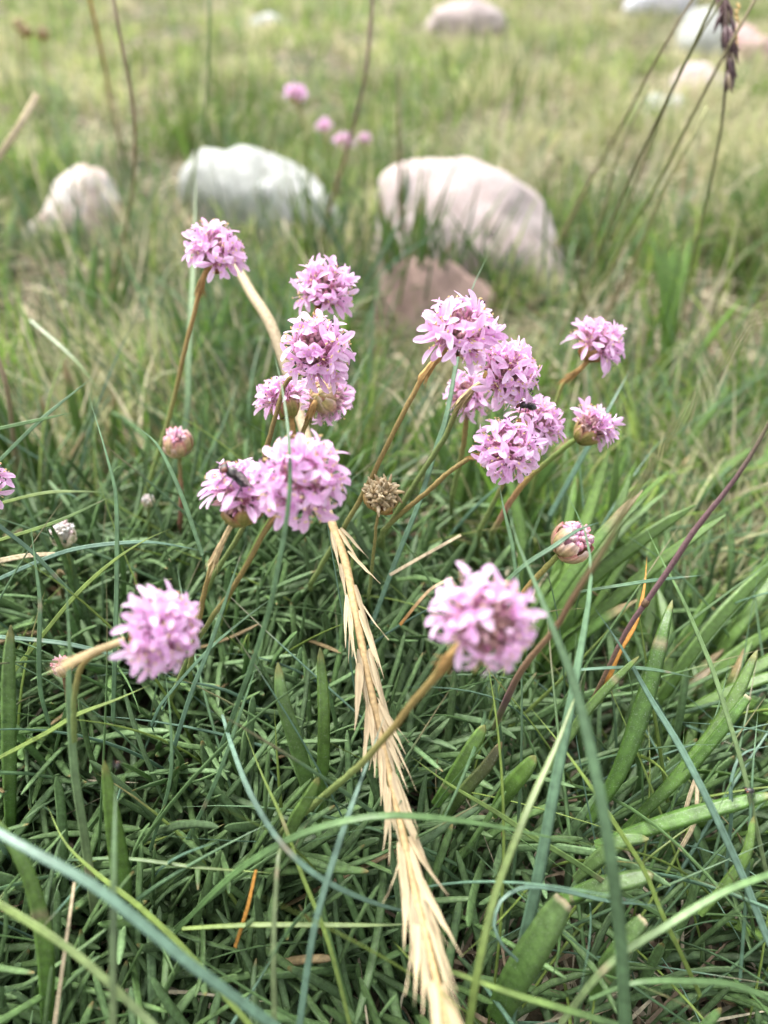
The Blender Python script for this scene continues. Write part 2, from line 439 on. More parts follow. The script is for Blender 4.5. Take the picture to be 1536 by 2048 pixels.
# ------------------------------------------------------------------ meadow: what nobody could count
GL = np.array([0.12, 0.195, 0.105]); GR = np.array([0.135, 0.25, 0.038]); YG = np.array([0.28, 0.37, 0.085])
OL = np.array([0.40, 0.39, 0.22]); ST = np.array([0.62, 0.55, 0.39]); BR = np.array([0.32, 0.24, 0.16])
DK = np.array([0.085, 0.17, 0.04])
def patch(x, y):
    return 0.5 + 0.25 * (np.sin(x * 9 + 3 * np.sin(y * 3.1)) + np.sin(y * 7 + 2.5 * np.sin(x * 4.7) + 1)) 
def ribbons(base, az, e0, e1, L, W, cA, cB, n=5):
    N = len(az)
    P, S, _ = curve_frames(az, e0, e1, L, base, n)
    ro = rng.uniform(-1.2, 1.2, N)[:, None, None]
    D = unit(np.gradient(P, axis=1)); Nn = np.cross(D, S)
    S = S * np.cos(ro) + Nn * np.sin(ro)
    t = np.linspace(0, 1, n)
    ww = (W[:, None] * np.clip(1 - t ** 2.2, 0.04, 1)[None])[..., None] * 0.5
    V = np.stack([P - S * ww, P + S * ww], 2).reshape(-1, 3)
    C = cA[:, None] * (1 - t[None, :, None]) + cB[:, None] * t[None, :, None]
    C = np.repeat(C[:, :, None], 2, 2).reshape(-1, 3)
    k = np.arange(n - 1) * 2
    q = np.stack([k, k + 1, k + 3, k + 2], -1)
    F = (q[None] + (np.arange(N) * n * 2)[:, None, None]).reshape(-1, 4)
    return V, [F], C

def meadow():
    NT = 5200; PER = 24
    y = 0.25 + (3.6 - 0.25) * rng.random(NT * 2) ** 1.55
    x = (rng.random(NT * 2) * 2 - 1) * (0.80 * y + 0.18)
    pt = patch(x, y)
    near = ((x < 0.05) & (y < 0.27))
    ok = ~near & ~in_rock(x, y, 1.05)
    # bare thatch patches
    bare = (np.sin(x * 14 + 1.7 * np.sin(y * 9)) * np.sin(y * 11 + 2) > 0.42) & (y > 0.30)
    ok &= ~bare
    x, y, pt = x[ok][:NT], y[ok][:NT], pt[ok][:NT]
    m = len(x)
    kind = rng.random(m)
    tc = np.empty((m, 3))
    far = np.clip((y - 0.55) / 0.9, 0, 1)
    for i in range(m):
        r = kind[i]
        if r < 0.30 * (1 - far[i]) + 0.06: c = GL
        elif r < 0.52: c = GR
        elif r < 0.52 + 0.2 * (1 - far[i]): c = DK
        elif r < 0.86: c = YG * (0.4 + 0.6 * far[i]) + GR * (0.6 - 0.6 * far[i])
        else: c = OL
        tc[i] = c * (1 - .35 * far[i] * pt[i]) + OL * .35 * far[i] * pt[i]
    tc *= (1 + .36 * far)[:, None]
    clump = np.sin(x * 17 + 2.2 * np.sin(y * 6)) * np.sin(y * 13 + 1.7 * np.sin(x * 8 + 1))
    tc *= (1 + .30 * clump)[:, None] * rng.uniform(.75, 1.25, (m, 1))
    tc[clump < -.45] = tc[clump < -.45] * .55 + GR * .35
    strawy = (clump > np.where(y < .7, .7, .5)) | ((x > .10) & (clump > -.12) & (y > .72))
    tc[strawy] = tc[strawy] * .45 + ST * .55
    tl = rng.uniform(0.03, 0.09, m) * np.where(kind < 0.3, 1.15, 1) * (1 - 0.42 * far)
    # shorter in front of the rocks so that they show
    for ri, (cx, cy, rx, ry) in enumerate(ROCKS):
        fr = (np.abs(x - cx) < rx * 1.2) & (y < cy) & (y > cy - ry - 0.22)
        tl = np.where(fr, tl * (.62 if ri < 4 else .9), tl)
    tl = np.where(y < 0.42, tl * 0.85, tl)
    wid = rng.uniform(0.0011, 0.0026, m) * (1 + 0.5 * far)
    bx = np.repeat(x, PER) + rng.normal(0, 0.012, m * PER) * np.repeat(1 + far, PER)
    by = np.repeat(y, PER) + rng.normal(0, 0.012, m * PER) * np.repeat(1 + far, PER)
    N = m * PER
    B = np.stack([bx, by, gz(bx, by) - 0.003], -1)
    az = rng.uniform(0, 2 * np.pi, N)
    e0 = np.radians(rng.normal(74, 12, N)); e1 = np.radians(rng.normal(28, 28, N))
    L = np.repeat(tl, PER) * rng.uniform(0.5, 1.25, N)
    W = np.repeat(wid, PER) * rng.uniform(.7, 1.2, N)
    c = np.repeat(tc, PER, 0) * rng.uniform(0.75, 1.25, (N, 1))
    dry = rng.random(N) < np.repeat(0.03 + 0.17 * far, PER)
    c[dry] = ST * rng.uniform(.6, 1.1, (dry.sum(), 1))
    tipc = c * np.array([1.1, 1.08, 1.0])
    bt = rng.random(N) < 0.2
    tipc[bt] = (BR * 1.4 + c[bt]) / 2
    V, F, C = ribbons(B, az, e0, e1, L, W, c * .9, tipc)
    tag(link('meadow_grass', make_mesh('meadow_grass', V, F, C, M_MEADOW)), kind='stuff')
    # taller blades standing clear of the sward
    N = 4200
    y = 0.33 + 2.6 * rng.random(N) ** 1.5; x = (rng.random(N) * 2 - 1) * (0.62 * y + 0.16)
    k = ~in_rock(x, y, 1.0)
    for cx, cy, rx, ry in ROCKS: k &= ~((np.abs(x - cx) < rx * 1.1) & (y < cy) & (y > cy - ry - 0.16) & (rng.random(N) < .85))
    x, y = x[k], y[k]; N = len(x)
    B = np.stack([x, y, gz(x, y) - .002], -1)
    pick = rng.random(N)
    c = np.where((pick < .4)[:, None], GR * .8, np.where((pick < .62)[:, None], GL, np.where((pick < .82)[:, None], YG, ST))) * rng.uniform(.7, 1.2, (N, 1))
    V, F, C = ribbons(B, rng.uniform(0, 6.28, N), np.radians(rng.normal(80, 9, N)), np.radians(rng.normal(55, 25, N)), rng.uniform(.045, .11, N), rng.uniform(.0012, .0030, N), c, c * 1.05, 6)
    tag(link('tall_grass', make_mesh('tall_grass', V, F, C, M_MEADOW)), kind='stuff')
    # dead thatch lying close to the soil
    N = 34000
    y = 0.06 + 3.4 * rng.random(N) ** 1.4; x = (rng.random(N) * 2 - 1) * (0.62 * y + 0.16)
    k = ~in_rock(x, y, .9) & ~((y < 0.26) & (rng.random(N) < np.where(x < 0, .9, .55))); x, y = x[k], y[k]; N = len(x)
    B = np.stack([x, y, gz(x, y) + rng.uniform(0, 0.012, N)], -1)
    az = rng.uniform(0, 2 * np.pi, N); e0 = np.radians(rng.normal(8, 14, N)); e1 = np.radians(rng.normal(-5, 16, N))
    c = np.where((rng.random(N) < .62)[:, None], ST, BR) * rng.uniform(.45, 1.15, (N, 1))
    V, F, C = ribbons(B, az, e0, e1, rng.uniform(.02, .07, N), rng.uniform(.0008, .0022, N), c, c * 1.05, 4)
    tag(link('dry_thatch', make_mesh('dry_thatch', V, F, C, M_STRAW)), kind='stuff')
meadow()

# ------------------------------------------------------------------ the cushion of thrift leaves
TL1 = np.array([0.112, 0.200, 0.070]); TL2 = np.array([0.150, 0.240, 0.115]); TL3 = np.array([0.132, 0.225, 0.050])
def cushion():
    cx, cy = -0.08, 0.16
    NR = 600
    xs = rng.uniform(-0.30, 0.17, NR * 3); ys = rng.uniform(0.03, 0.30, NR * 3)
    dens = np.where(xs < 0.015 + 0.10 * (0.2 - ys), 1.0, np.where(xs < 0.16, 0.45, 0.0))
    dens *= np.clip((0.285 - ys) / 0.05, 0, 1)
    k = rng.random(NR * 3) < dens; xs, ys = xs[k][:NR], ys[k][:NR]
    nr = len(xs)
    PER = 10; N = nr * PER
    bx = np.repeat(xs, PER) + rng.normal(0, .003, N); by = np.repeat(ys, PER) + rng.normal(0, .003, N)
    bz = gz(bx, by) - .004
    B = np.stack([bx, by, bz], -1)
    az = (np.tile(np.arange(PER) * 2.399, nr) + np.repeat(rng.uniform(0, 6.28, nr), PER) + rng.normal(0, .35, N))
    ring = np.tile(np.linspace(0, 1, PER), nr)
    flow = 0.9 + 1.5 * np.sin(bx * 21 + 1.2) + 1.3 * np.cos(by * 26 + bx * 9)
    with_flow = rng.random(N) < .68
    az = np.where(with_flow, flow + rng.normal(0, .55, N), az)
    e0 = np.radians(76 - 38 * ring + rng.normal(0, 10, N)); e1 = np.radians(46 - 50 * ring + rng.normal(0, 26, N))
    L = rng.uniform(.042, .084, N) * (0.8 + .3 * ring)
    W0 = rng.uniform(.0016, .0028, N)
    t = np.array([0, .2, .4, .58, .74, .86, .93, .97, .992, 1.0]); n = len(t)
    P, S, Nn = curve_frames(az, e0, e1, L, B, n, rng.normal(0, .5, N), rng.normal(0, .7, N), t)
    prof = np.interp(t, [0, .25, .7, .9, 1], [.6, .85, 1, .92, .8]) * np.sqrt(np.clip(1 - np.clip((t - .93) / .07, 0, .985) ** 2, .03, 1))
    W = W0[:, None] * prof[None]; TH = np.minimum(W * .22, .0007)
    mixc = rng.random((N, 1)); mix2 = rng.random((N, 1))
    c = (TL1 * (1 - mixc) + TL2 * mixc) * (1 - .35 * mix2) + TL3 * .35 * mix2
    c *= rng.uniform(.7, 1.25, (N, 1)) * np.repeat(rng.uniform(.8, 1.2, (nr, 1)), PER, 0)
    C = np.repeat(c[:, None], n, 1)
    tipb = rng.random(N) < .16
    C[tipb, -2:] = np.array([.20, .17, .06]); 
    dead = rng.random(N) < .010
    C[dead] = np.array([.24, .18, .09])
    # the 300 that show largest: high, near and in the frame
    mid = P[:, 5]; px, py, d = project(mid)
    inside = (px > -20) & (px < 1556) & (py > 900) & (py < 2070)
    up = mid[:, 2] - gz(mid[:, 0], mid[:, 1])
    score = np.where(inside, up / .03 * (W0 / .0025) * (.25 / d), -1) 
    order = np.argsort(-score); best = order[:300]; rest = order[300:]
    root = thing('thrift_cushion', (cx, cy, float(gz(cx, cy))), 'dense cushion of narrow grey green fleshy leaves under the pink flowers', 'plant')
    o3 = np.array(root.location)
    for i in best:
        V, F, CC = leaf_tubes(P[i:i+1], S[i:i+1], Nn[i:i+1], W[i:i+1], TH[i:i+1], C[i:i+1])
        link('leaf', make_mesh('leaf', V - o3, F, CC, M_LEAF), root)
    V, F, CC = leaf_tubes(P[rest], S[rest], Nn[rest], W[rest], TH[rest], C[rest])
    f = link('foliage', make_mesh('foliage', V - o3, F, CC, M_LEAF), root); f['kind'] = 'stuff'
cushion()

# ------------------------------------------------------------------ broad-leaved plants
BL1 = np.array([0.090, 0.185, 0.034]); BL2 = np.array([0.13, 0.225, 0.048]); BL3 = np.array([.105, .175, .055])
def broad_plant(px, py, z, leaves, label, seed, cols=(BL1, BL2), wmm=(4, 6), mat=None, az_mean=None, az_sd=.5, L=(.06, .10), e0=(50, 75), e1=(15, 50)):
    rg = np.random.default_rng(seed)
    b = onz(px, py, z)
    b[2] = gz(b[0], b[1])
    root = thing('strap_leaved_plant', b, label, 'plant', 'broad leaved plants in the turf')
    N = leaves
    az = rg.normal(az_mean, az_sd, N) if az_mean is not None else rg.uniform(0, 6.28, N)
    base = np.stack([rg.normal(0, .006, N), rg.normal(0, .006, N), np.full(N, -.002)], -1)
    n = 12; t = np.linspace(0, 1, n)
    LL = rg.uniform(*L, N); W0 = rg.uniform(*wmm, N) / 1000
    P, S, Nn = curve_frames(az, np.radians(rg.uniform(*e0, N)), np.radians(rg.uniform(*e1, N)), LL, base, n, rg.normal(0, .5, N), rg.normal(0, .35, N))
    prof = np.interp(t, [0, .3, .7, .9, 1], [.55, .9, 1, .7, .1])
    W = W0[:, None] * prof[None]; TH = np.minimum(W * .18, .0007)
    for i in range(N):
        m = rg.random(); c = (cols[0] * (1 - m) + cols[1] * m) * rg.uniform(.85, 1.15)
        C = np.repeat(c[None], n, 0)
        if rg.random() < .25: C[-2:] = (.32, .24, .12)
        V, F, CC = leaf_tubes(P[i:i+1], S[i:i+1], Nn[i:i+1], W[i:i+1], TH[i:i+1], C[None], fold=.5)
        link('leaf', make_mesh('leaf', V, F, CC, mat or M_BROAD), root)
    return root
UR = R(38)     # away and to the right
broad_plant(1010, 1500, 0, 15, 'thick clump of dark green strap leaves leaning right below the near bud', 1, az_mean=R(40), az_sd=.45, L=(.06, .115))
broad_plant(1180, 1620, 0, 16, 'clump of broad green leaves fanned to the right beside the tall blue blade', 2, az_mean=R(32), az_sd=.4, L=(.06, .11), e0=(30, 60), e1=(5, 40))
broad_plant(1330, 1480, 0, 12, 'strap leaved tuft with bent tips at the right over brown litter', 3, az_mean=R(45), az_sd=.6, L=(.05, .09))
broad_plant(1120, 1290, 0, 12, 'upright green strap leaves behind the purple culm', 4, az_mean=R(70), az_sd=.6, L=(.06, .10), e0=(60, 85), e1=(40, 75))
broad_plant(930, 1200, 0, 12, 'dark broad leaves between the dead head and the near bud', 5, az_mean=R(60), az_sd=.5, L=(.06, .10), e0=(55, 80), e1=(35, 65))
broad_plant(120, 1090, 0, 9, 'upright broad green leaves with clipped tips by the white bud', 6, az_mean=R(110), az_sd=.8, L=(.06, .09), e0=(70, 88), e1=(55, 85))
broad_plant(235, 1010, 0, 7, 'slim upright green leaves between the white bud and the red bud', 7, az_mean=R(100), az_sd=.8, L=(.05, .09), e0=(70, 88), e1=(60, 85))
broad_plant(215, 740, 0, 8, 'bright green blurred leaves in front of the mottled rock', 8, cols=(BL2, BL2 * 1.2), az_mean=R(90), az_sd=.9, L=(.06, .10), e0=(65, 88), e1=(55, 85), wmm=(4, 6))
broad_plant(420, 860, 0, 8, 'green leaves standing under the leftmost open flower', 9, az_mean=R(80), az_sd=.8, L=(.06, .09), e0=(65, 85), e1=(45, 75))
broad_plant(1450, 1720, 0, 10, 'long dark leaves arching over the litter near the corner', 10, az_mean=R(30), az_sd=.4, L=(.05, .09), e0=(25, 50), e1=(5, 25))
broad_plant(820, 640, 0, 9, 'green leaves in front of the reddish rock', 12, cols=(BL2, BL1), az_mean=R(80), az_sd=.8, L=(.06, .10), e0=(65, 85), e1=(50, 80))
broad_plant(1330, 800, 0, 9, 'light green blurred leaves behind the right hand flowers', 13, cols=(BL2 * 1.1, BL2 * 1.3), az_mean=R(90), az_sd=.8, L=(.07, .11), e0=(65, 85), e1=(50, 80))

def broad_leaf(pts, w_, label, cA, cB, roll=0.0, cut=False):
    arr = traced_leaf(pts, w_, .0007, cA, cB, roll, 30, 'round', cut)
    o = at(*pts[0])
    tag(empty_leaf_obj('broad_leaf', arr, o, M_BROAD), label, 'leaf', 'broad fleshy leaves in the cushion')
YT = (.22, .22, .06)
broad_leaf([(22, 1700, .225), (18, 1500, .208), (17, 1340, .198), (22, 1250, .195)], 30, 'upright broad leaf with blunt tip at the left edge beside the near flower', BL1, BL3 * 1.25, .2)
broad_leaf([(255, 1900, .215), (243, 1760, .197), (226, 1640, .186), (208, 1520, .18)], [34, 40, 38, 26], 'wide upright leaf with yellow tip and a small insect', BL1, BL2, .1)
broad_leaf([(640, 1690, .225), (620, 1590, .212), (590, 1480, .202), (563, 1390, .198), (556, 1325, .198)], 34, 'leftmost of two tall leaves in front of the cushion centre', BL1, BL3 * 1.2, .3)
broad_leaf([(625, 1690, .222), (642, 1580, .212), (648, 1440, .202), (640, 1295, .2)], 27, 'narrow tall leaf crossing beside the dry seed spike', BL1, BL2, -.3)
broad_leaf([(560, 1720, .20), (590, 1640, .19), (620, 1590, .185), (638, 1555, .183)], 26, 'short leaf where the near flower stalk meets the cushion', BL3, BL2)
broad_leaf([(990, 2040, .20), (1030, 1960, .188), (1085, 1870, .18), (1128, 1800, .177)], [46, 60, 64, 54], 'widest leaf with a dry cut tip at the bottom', BL1, BL3 * 1.1, .2, True)
broad_leaf([(1180, 1990, .20), (1225, 1920, .19), (1260, 1870, .187), (1288, 1838, .186)], [30, 42, 40, 34], 'leaf with a curled cream tip beside the widest leaf', BL1, BL3, .2, True)
broad_leaf([(1120, 1800, .205), (1190, 1775, .2), (1250, 1762, .197), (1308, 1748, .196)], 40, 'horizontal pointed leaf crossing behind the tall blue blade', BL1, BL3 * 1.15, .3)
broad_leaf([(985, 1630, .215), (1020, 1575, .207), (1050, 1540, .202), (1072, 1512, .2)], 36, 'blunt leaf with a brown bite left of the double blades', BL1, BL2, .2)
broad_leaf([(870, 1610, .215), (905, 1560, .208), (935, 1510, .204), (970, 1450, .202)], 32, 'slanting leaf just right of the dry seed spike', BL1, BL2)
broad_leaf([(880, 1650, .222), (930, 1580, .212), (975, 1530, .207), (1004, 1484, .205)], 26, 'second slanting leaf right of the dry seed spike with dark tip', BL1, (.11, .10, .05))
broad_leaf([(95, 2040, .19), (88, 1880, .175), (62, 1765, .17), (20, 1680, .168), (-30, 1620, .168)], [44, 40, 36, 30, 24], 'thick dark green leaf arching out at the lower left', BL1, BL2 * .9, .3)
broad_leaf([(1400, 1830, .20), (1450, 1770, .196), (1492, 1710, .194), (1508, 1632, .195)], [20, 22, 22, 17], 'fleshy curved finger leaf at the lower right', BL2, BL2)
broad_leaf([(1190, 1690, .212), (1300, 1655, .205), (1420, 1620, .2), (1550, 1588, .197)], [30, 38, 36, 30], 'long leaf carrying a tiny black insect at the right', BL1, BL1 * 1.1, .3)
broad_leaf([(1150, 1760, .21), (1200, 1715, .203), (1250, 1680, .2), (1298, 1678, .199)], [30, 34, 32, 26], 'hairy leaf with rounded pale tip under the tall blue blade', BL3, BL3 * 1.2, .2)
broad_leaf([(1100, 1540, .215), (1160, 1440, .209), (1220, 1370, .205), (1278, 1313, .204)], [18, 21, 20, 15], 'slim blunt leaf crossing the tall grey green blade', BL3, BL2, .1)
broad_leaf([(1180, 1640, .22), (1240, 1540, .214), (1290, 1400, .212), (1330, 1250, .215), (1345, 1200, .22)], [34, 40, 40, 34, 20], 'big dark strap leaf behind the orange withered blade', BL1 * .9, BL1, .2)
broad_leaf([(1250, 1660, .222), (1350, 1560, .216), (1440, 1450, .214), (1515, 1300, .216)], [30, 34, 34, 26], 'long strap leaf rising to the right edge', BL1, BL2 * .9, .3)
broad_leaf([(1360, 1560, .216), (1420, 1490, .212), (1460, 1440, .21), (1497, 1392, .21)], [22, 22, 22, 20], 'leaf with a cream cut end at the right', BL1, BL1, .1, True)

# ------------------------------------------------------------------ grass blades one can follow
BLUE = np.array([.12, .215, .145]); BLUE2 = np.array([.165, .27, .20]); GRN = np.array([.11, .20, .07]); GGR = np.array([.115, .205, .10]); YGR = np.array([.19, .27, .06]); PALE = np.array([.22, .29, .13])
ORG = np.array([.55, .27, .06]); CRM = np.array([.60, .50, .33]); BRN = np.array([.24, .15, .09]); PUR = np.array([.115, .065, .07])
def blade(pts, w_, cA, cB, label, roll=.35, n=26, tip='sharp', cat='grass blade', mat=None, cut=False, th=.0005):
    arr = traced_leaf(pts, w_, th, cA, cB, roll, n, tip, cut)
    o = at(*pts[0]); mid = at(*pts[len(pts) // 2])
    if cat == 'grass blade' and mat is None and o[2] > gz(o[0], o[1]) + .006:
        A = Acc().add(*arr).add(*root_down(o, float(np.atleast_1d(w_)[0]) * pts[0][2] / FPX * .3, cA, 5))
        arr = (np.concatenate(A.V), [np.concatenate(v) for v in A.F.values() if v], np.concatenate(A.C))
    tag(empty_leaf_obj('grass_leaf', arr, o, mat or M_GRASS), label, cat, 'single grass blades')
B_ = blade
B_([(345, 1870, .20), (465, 1750, .182), (565, 1685, .174), (650, 1652, .17), (768, 1631, .168), (900, 1639, .17), (1040, 1662, .175), (1205, 1698, .185)], [10, 15, 15, 9], GRN, GRN, 'green blade arching across the dry seed spike low in front')
B_([(-20, 1655, .15), (50, 1695, .147), (185, 1770, .145), (280, 1845, .145), (370, 1920, .147), (450, 1980, .15), (560, 2060, .155)], [20, 22, 22, 20], BLUE2, BLUE, 'wide blurred blue green blade sloping across the lower left corner', cut=True)
B_([(520, 2075, .17), (435, 1975, .172), (375, 1905, .173), (280, 1815, .176), (190, 1745, .18), (130, 1685, .184), (95, 1612, .19)], [12, 12, 11, 8], YGR, YGR, 'yellow green blade rising to a purple tip at the lower left')
B_([(330, 2075, .15), (200, 1950, .152), (120, 1885, .155), (0, 1810, .16), (-60, 1780, .165)], 16, PALE, YGR, 'blurred pale green blade low in the left corner', cut=True)
B_([(445, 1430, .205), (465, 1495, .19), (500, 1585, .178), (550, 1670, .172), (600, 1725, .17), (665, 1770, .172), (768, 1812, .178), (900, 1840, .19)], [7, 12, 13, 9], BLUE2, BLUE, 'blue blade sagging in a loop towards the dry spike')
B_([(1035, 1920, .18), (1005, 1890, .178), (988, 1850, .178), (1003, 1800, .18), (1048, 1775, .182), (1118, 1780, .186), (1218, 1802, .19), (1330, 1812, .2)], [6, 9, 9, 6], BLUE2, BLUE, 'thin blue blade curled into a hook beside the widest leaf')
B_([(1250, 2080, .165), (1243, 1900, .155), (1222, 1720, .15), (1200, 1590, .15), (1172, 1460, .152), (1142, 1348, .156), (1109, 1266, .16), (1073, 1173, .165), (1035, 1085, .172), (1015, 1010, .178)], [24, 26, 26, 22, 17, 9], GGR, GGR, 'tall blurred green blade crossing the near pink flower edge', .25)
B_([(1010, 2080, .20), (1040, 1920, .19), (1075, 1760, .185), (1112, 1560, .183), (1141, 1410, .184), (1163, 1290, .187), (1180, 1180, .19), (1180, 1110, .193), (1165, 1050, .196), (1131, 985, .2)], [26, 26, 24, 21, 17, 10], BLUE, GGR * 1.15, 'tall grey green ribbed blade bending over in front of the near bud', .2)
B_([(935, 2080, .165), (948, 1985, .162), (968, 1880, .161), (993, 1780, .162), (1033, 1675, .164), (1063, 1600, .168), (1113, 1490, .175), (1140, 1420, .18), (1175, 1330, .19)], [17, 16, 15, 10], YGR, PALE * .9, 'yellowish blade standing left of the tall ribbed blade', .3)
B_([(1560, 1930, .19), (1536, 1880, .19), (1493, 1770, .19), (1453, 1680, .191), (1408, 1585, .193), (1358, 1490, .197), (1303, 1400, .202), (1240, 1290, .208), (1185, 1210, .214)], [14, 15, 14, 10], BLUE2, BLUE, 'straight turquoise blade slanting down to the right corner', .2)
B_([(1120, 2050, .175), (1193, 1955, .167), (1248, 1905, .165), (1328, 1855, .164), (1408, 1805, .165), (1468, 1775, .166), (1560, 1742, .168)], [14, 16, 16, 14], PALE * .9, GRN * 1.2, 'blurred bright green blade sweeping to the lower right edge with brown nodes', cut=True)
B_([(1180, 1998, .175), (1268, 1966, .172), (1368, 1962, .172), (1468, 1970, .173), (1560, 2008, .176)], [8, 13, 13, 11], GRN, GRN, 'low green blade bowed along the bottom right corner', cut=True)
B_([(900, 1942, .168), (1018, 1985, .166), (1118, 2015, .166), (1250, 2055, .17)], [10, 14, 14], YGR, GRN, 'green blade along the bottom edge beside the dry spike', cut=True)
B_([(1330, 1836, .205), (1218, 1770, .2), (1143, 1720, .197), (1068, 1675, .196), (993, 1625, .197), (893, 1565, .2), (818, 1510, .206)], [9, 12, 12, 8], GRN * 1.1, YGR, 'straight green blade slanting away from the dry spike')
B_([(1400, 1990, .19), (1363, 1910, .187), (1323, 1825, .186), (1288, 1740, .187), (1238, 1660, .189), (1193, 1590, .192), (1118, 1485, .2), (1058, 1412, .208)], [9, 10, 10, 6], YGR, YGR, 'thin yellow green blade falling behind the tall blurred blade')
B_([(440, 1500, .20), (500, 1340, .185), (540, 1215, .177), (559, 1121, .173), (573, 1043, .171), (580, 965, .17), (579, 902, .171), (574, 840, .175), (562, 765, .182), (545, 696, .19)], [9, 10, 10, 9, 5], GGR, GGR, 'thin green blade passing in front of the flower beside the fly', .2)
B_([(226, 1440, .22), (230, 1300, .215), (234, 1100, .213), (231, 984, .213), (217, 925, .214), (199, 861, .217), (176, 787, .222)], [9, 10, 9, 5], GGR, GGR * 1.1, 'upright green blade bending left above the near flower')
B_([(98, 1447, .21), (81, 1382, .206), (78, 1300, .203), (80, 1203, .202), (70, 1121, .202), (60, 1040, .204)], [8, 10, 9, 5], GGR, GGR, 'upright green blade near the left edge')
B_([(190, 1830, .20), (170, 1680, .19), (150, 1550, .184), (143, 1460, .18), (138, 1380, .178), (139, 1290, .177), (130, 1135, .18)], [18, 18, 16, 8], PALE * .85, GGR * 1.3, 'thick pale blade crossing the papery sheath of the near left flower', .25)
B_([(10, 1365, .22), (85, 1271, .215), (156, 1186, .212), (228, 1121, .212), (293, 1079, .214), (345, 1056, .218)], [8, 9, 9, 5], YGR, YGR, 'yellowish blade slanting up behind the near left flower')
B_([(-20, 1166, .235), (81, 1121, .23), (146, 1099, .228), (228, 1087, .228), (309, 1085, .23), (423, 1105, .235)], [8, 9, 9, 6], BLUE2, BLUE, 'bluish blade lying across the cushion under the white bud')
B_([(150, 1195, .22), (127, 1170, .218), (62, 1102, .216), (0, 1053, .216), (-30, 1030, .217)], 9, GGR, BLUE, 'dark green blade sloping down from the left edge', cut=True)
B_([(-20, 1272, .215), (81, 1281, .212), (146, 1290, .212), (228, 1310, .214), (300, 1330, .22)], [9, 10, 8], BLUE, BLUE, 'grey green blade lying level behind the papery sheath')
B_([(-10, 1520, .20), (98, 1463, .196), (153, 1430, .196), (228, 1401, .197), (300, 1370, .2)], [8, 10, 7], YGR, YGR, 'yellow green blade running up under the near left flower')
B_([(340, 1520, .205), (384, 1382, .198), (417, 1300, .196), (456, 1186, .194), (478, 1120, .195), (504, 1056, .197)], [9, 10, 9, 5], BLUE, GGR, 'long blue green blade ending under the bracts of the fly flower')
B_([(303, 1450, .21), (325, 1405, .206), (420, 1297, .203), (500, 1229, .204), (556, 1188, .208)], [6, 7, 5], BLUE, GGR, 'fine blade slanting up right of the near left flower')
B_([(300, 1700, .21), (340, 1560, .2), (341, 1440, .198), (330, 1340, .2)], [7, 8, 6], GGR, GGR, 'fine upright blade below the near left flower')
B_([(360, 1705, .21), (415, 1600, .2), (450, 1515, .195), (488, 1404, .193), (520, 1310, .195)], [8, 9, 8], GGR, GGR * 1.1, 'striped green blade rising through the middle of the cushion', .2)
B_([(226, 2080, .15), (226, 1900, .148), (228, 1710, .15), (232, 1560, .158)], [15, 15, 10], PALE * .9, GGR, 'blurred pale vertical blade in the lower left')
B_([(550, 2080, .165), (547, 1900, .163), (555, 1725, .168), (562, 1690, .172)], [12, 12, 8], PALE * .8, PALE * .7, 'dull olive vertical blade near the bottom', tip='none')
B_([(365, 1857, .19), (500, 1850, .186), (640, 1850, .185), (768, 1850, .186), (850, 1846, .19)], [8, 11, 11, 8], YGR, PALE, 'pale green blade lying level behind the lower dry spike')
B_([(595, 2080, .17), (625, 1875, .168), (650, 1775, .169), (690, 1650, .173), (735, 1525, .18), (770, 1430, .187)], [14, 14, 13, 8], BLUE, BLUE2, 'blue green blade climbing across the dry seed spike', .2)
B_([(135, 1720, .20), (250, 1717, .195), (400, 1735, .192), (545, 1746, .192)], [6, 9, 8], GGR, YGR, 'slim blade lying level over the cushion below the wide leaf')
B_([(470, 1895, .19), (495, 1815, .186), (512, 1740, .186)], [7, 8, 6], ORG, ORG * 1.1, 'withered orange blade stub low in the cushion', mat=M_STRAW, tip='none')
B_([(108, 2060, .18), (130, 1900, .176), (149, 1765, .178)], [9, 8, 6], CRM, CRM, 'cream dead stalk standing in the lower left', mat=M_STRAW, tip='none')
B_([(705, 2070, .18), (655, 1880, .18), (600, 1740, .183), (565, 1640, .187), (520, 1540, .193), (484, 1443, .2)], [9, 9, 9, 5], YGR, YGR, 'fine yellow green blade with purple tip through the cushion middle')
B_([(1545, 1800, .197), (1518, 1680, .196), (1488, 1545, .198), (1448, 1410, .203), (1425, 1339, .207), (1394, 1264, .212), (1360, 1188, .217), (1322, 1117, .223), (1288, 1045, .23)], [9, 10, 10, 10, 5], PALE * .8, GRN * 1.2, 'long straight green blade with a brown joint at the right')
B_([(1480, 1960, .20), (1495, 1750, .196), (1505, 1550, .198), (1517, 1410, .205)], [7, 8, 5], BLUE, GGR, 'thin upright blade close to the right edge')
B_([(1450, 1760, .205), (1462, 1640, .2), (1463, 1560, .199), (1483, 1510, .2), (1545, 1490, .205)], [7, 8, 7], BLUE, BLUE2, 'blade curving over to the right edge above the tiny insect')
B_([(1205, 1390, .222), (1237, 1308, .22), (1271, 1247, .22), (1288, 1178, .223), (1294, 1112, .228)], [12, 11, 9, 5], ORG * .8, ORG, 'withered orange blade behind the turquoise blade', mat=M_STRAW)
B_([(1010, 1165, .198), (1054, 1127, .196), (1101, 1097, .195), (1155, 1061, .196), (1204, 1043, .2)], [9, 10, 9, 5], GGR, BLUE, 'green blade passing in front of the near bud')
B_([(1160, 1183, .215), (1245, 1170, .212), (1305, 1161, .212), (1410, 1150, .216)], [6, 8, 6], GGR, BLUE, 'thin level blade behind the purple culm')
B_([(1150, 1340, .208), (1240, 1335, .206), (1305, 1339, .206), (1398, 1357, .209)], [6, 8, 5], BLUE, GGR, 'thin level blade tipping down at the right of the turquoise blade')
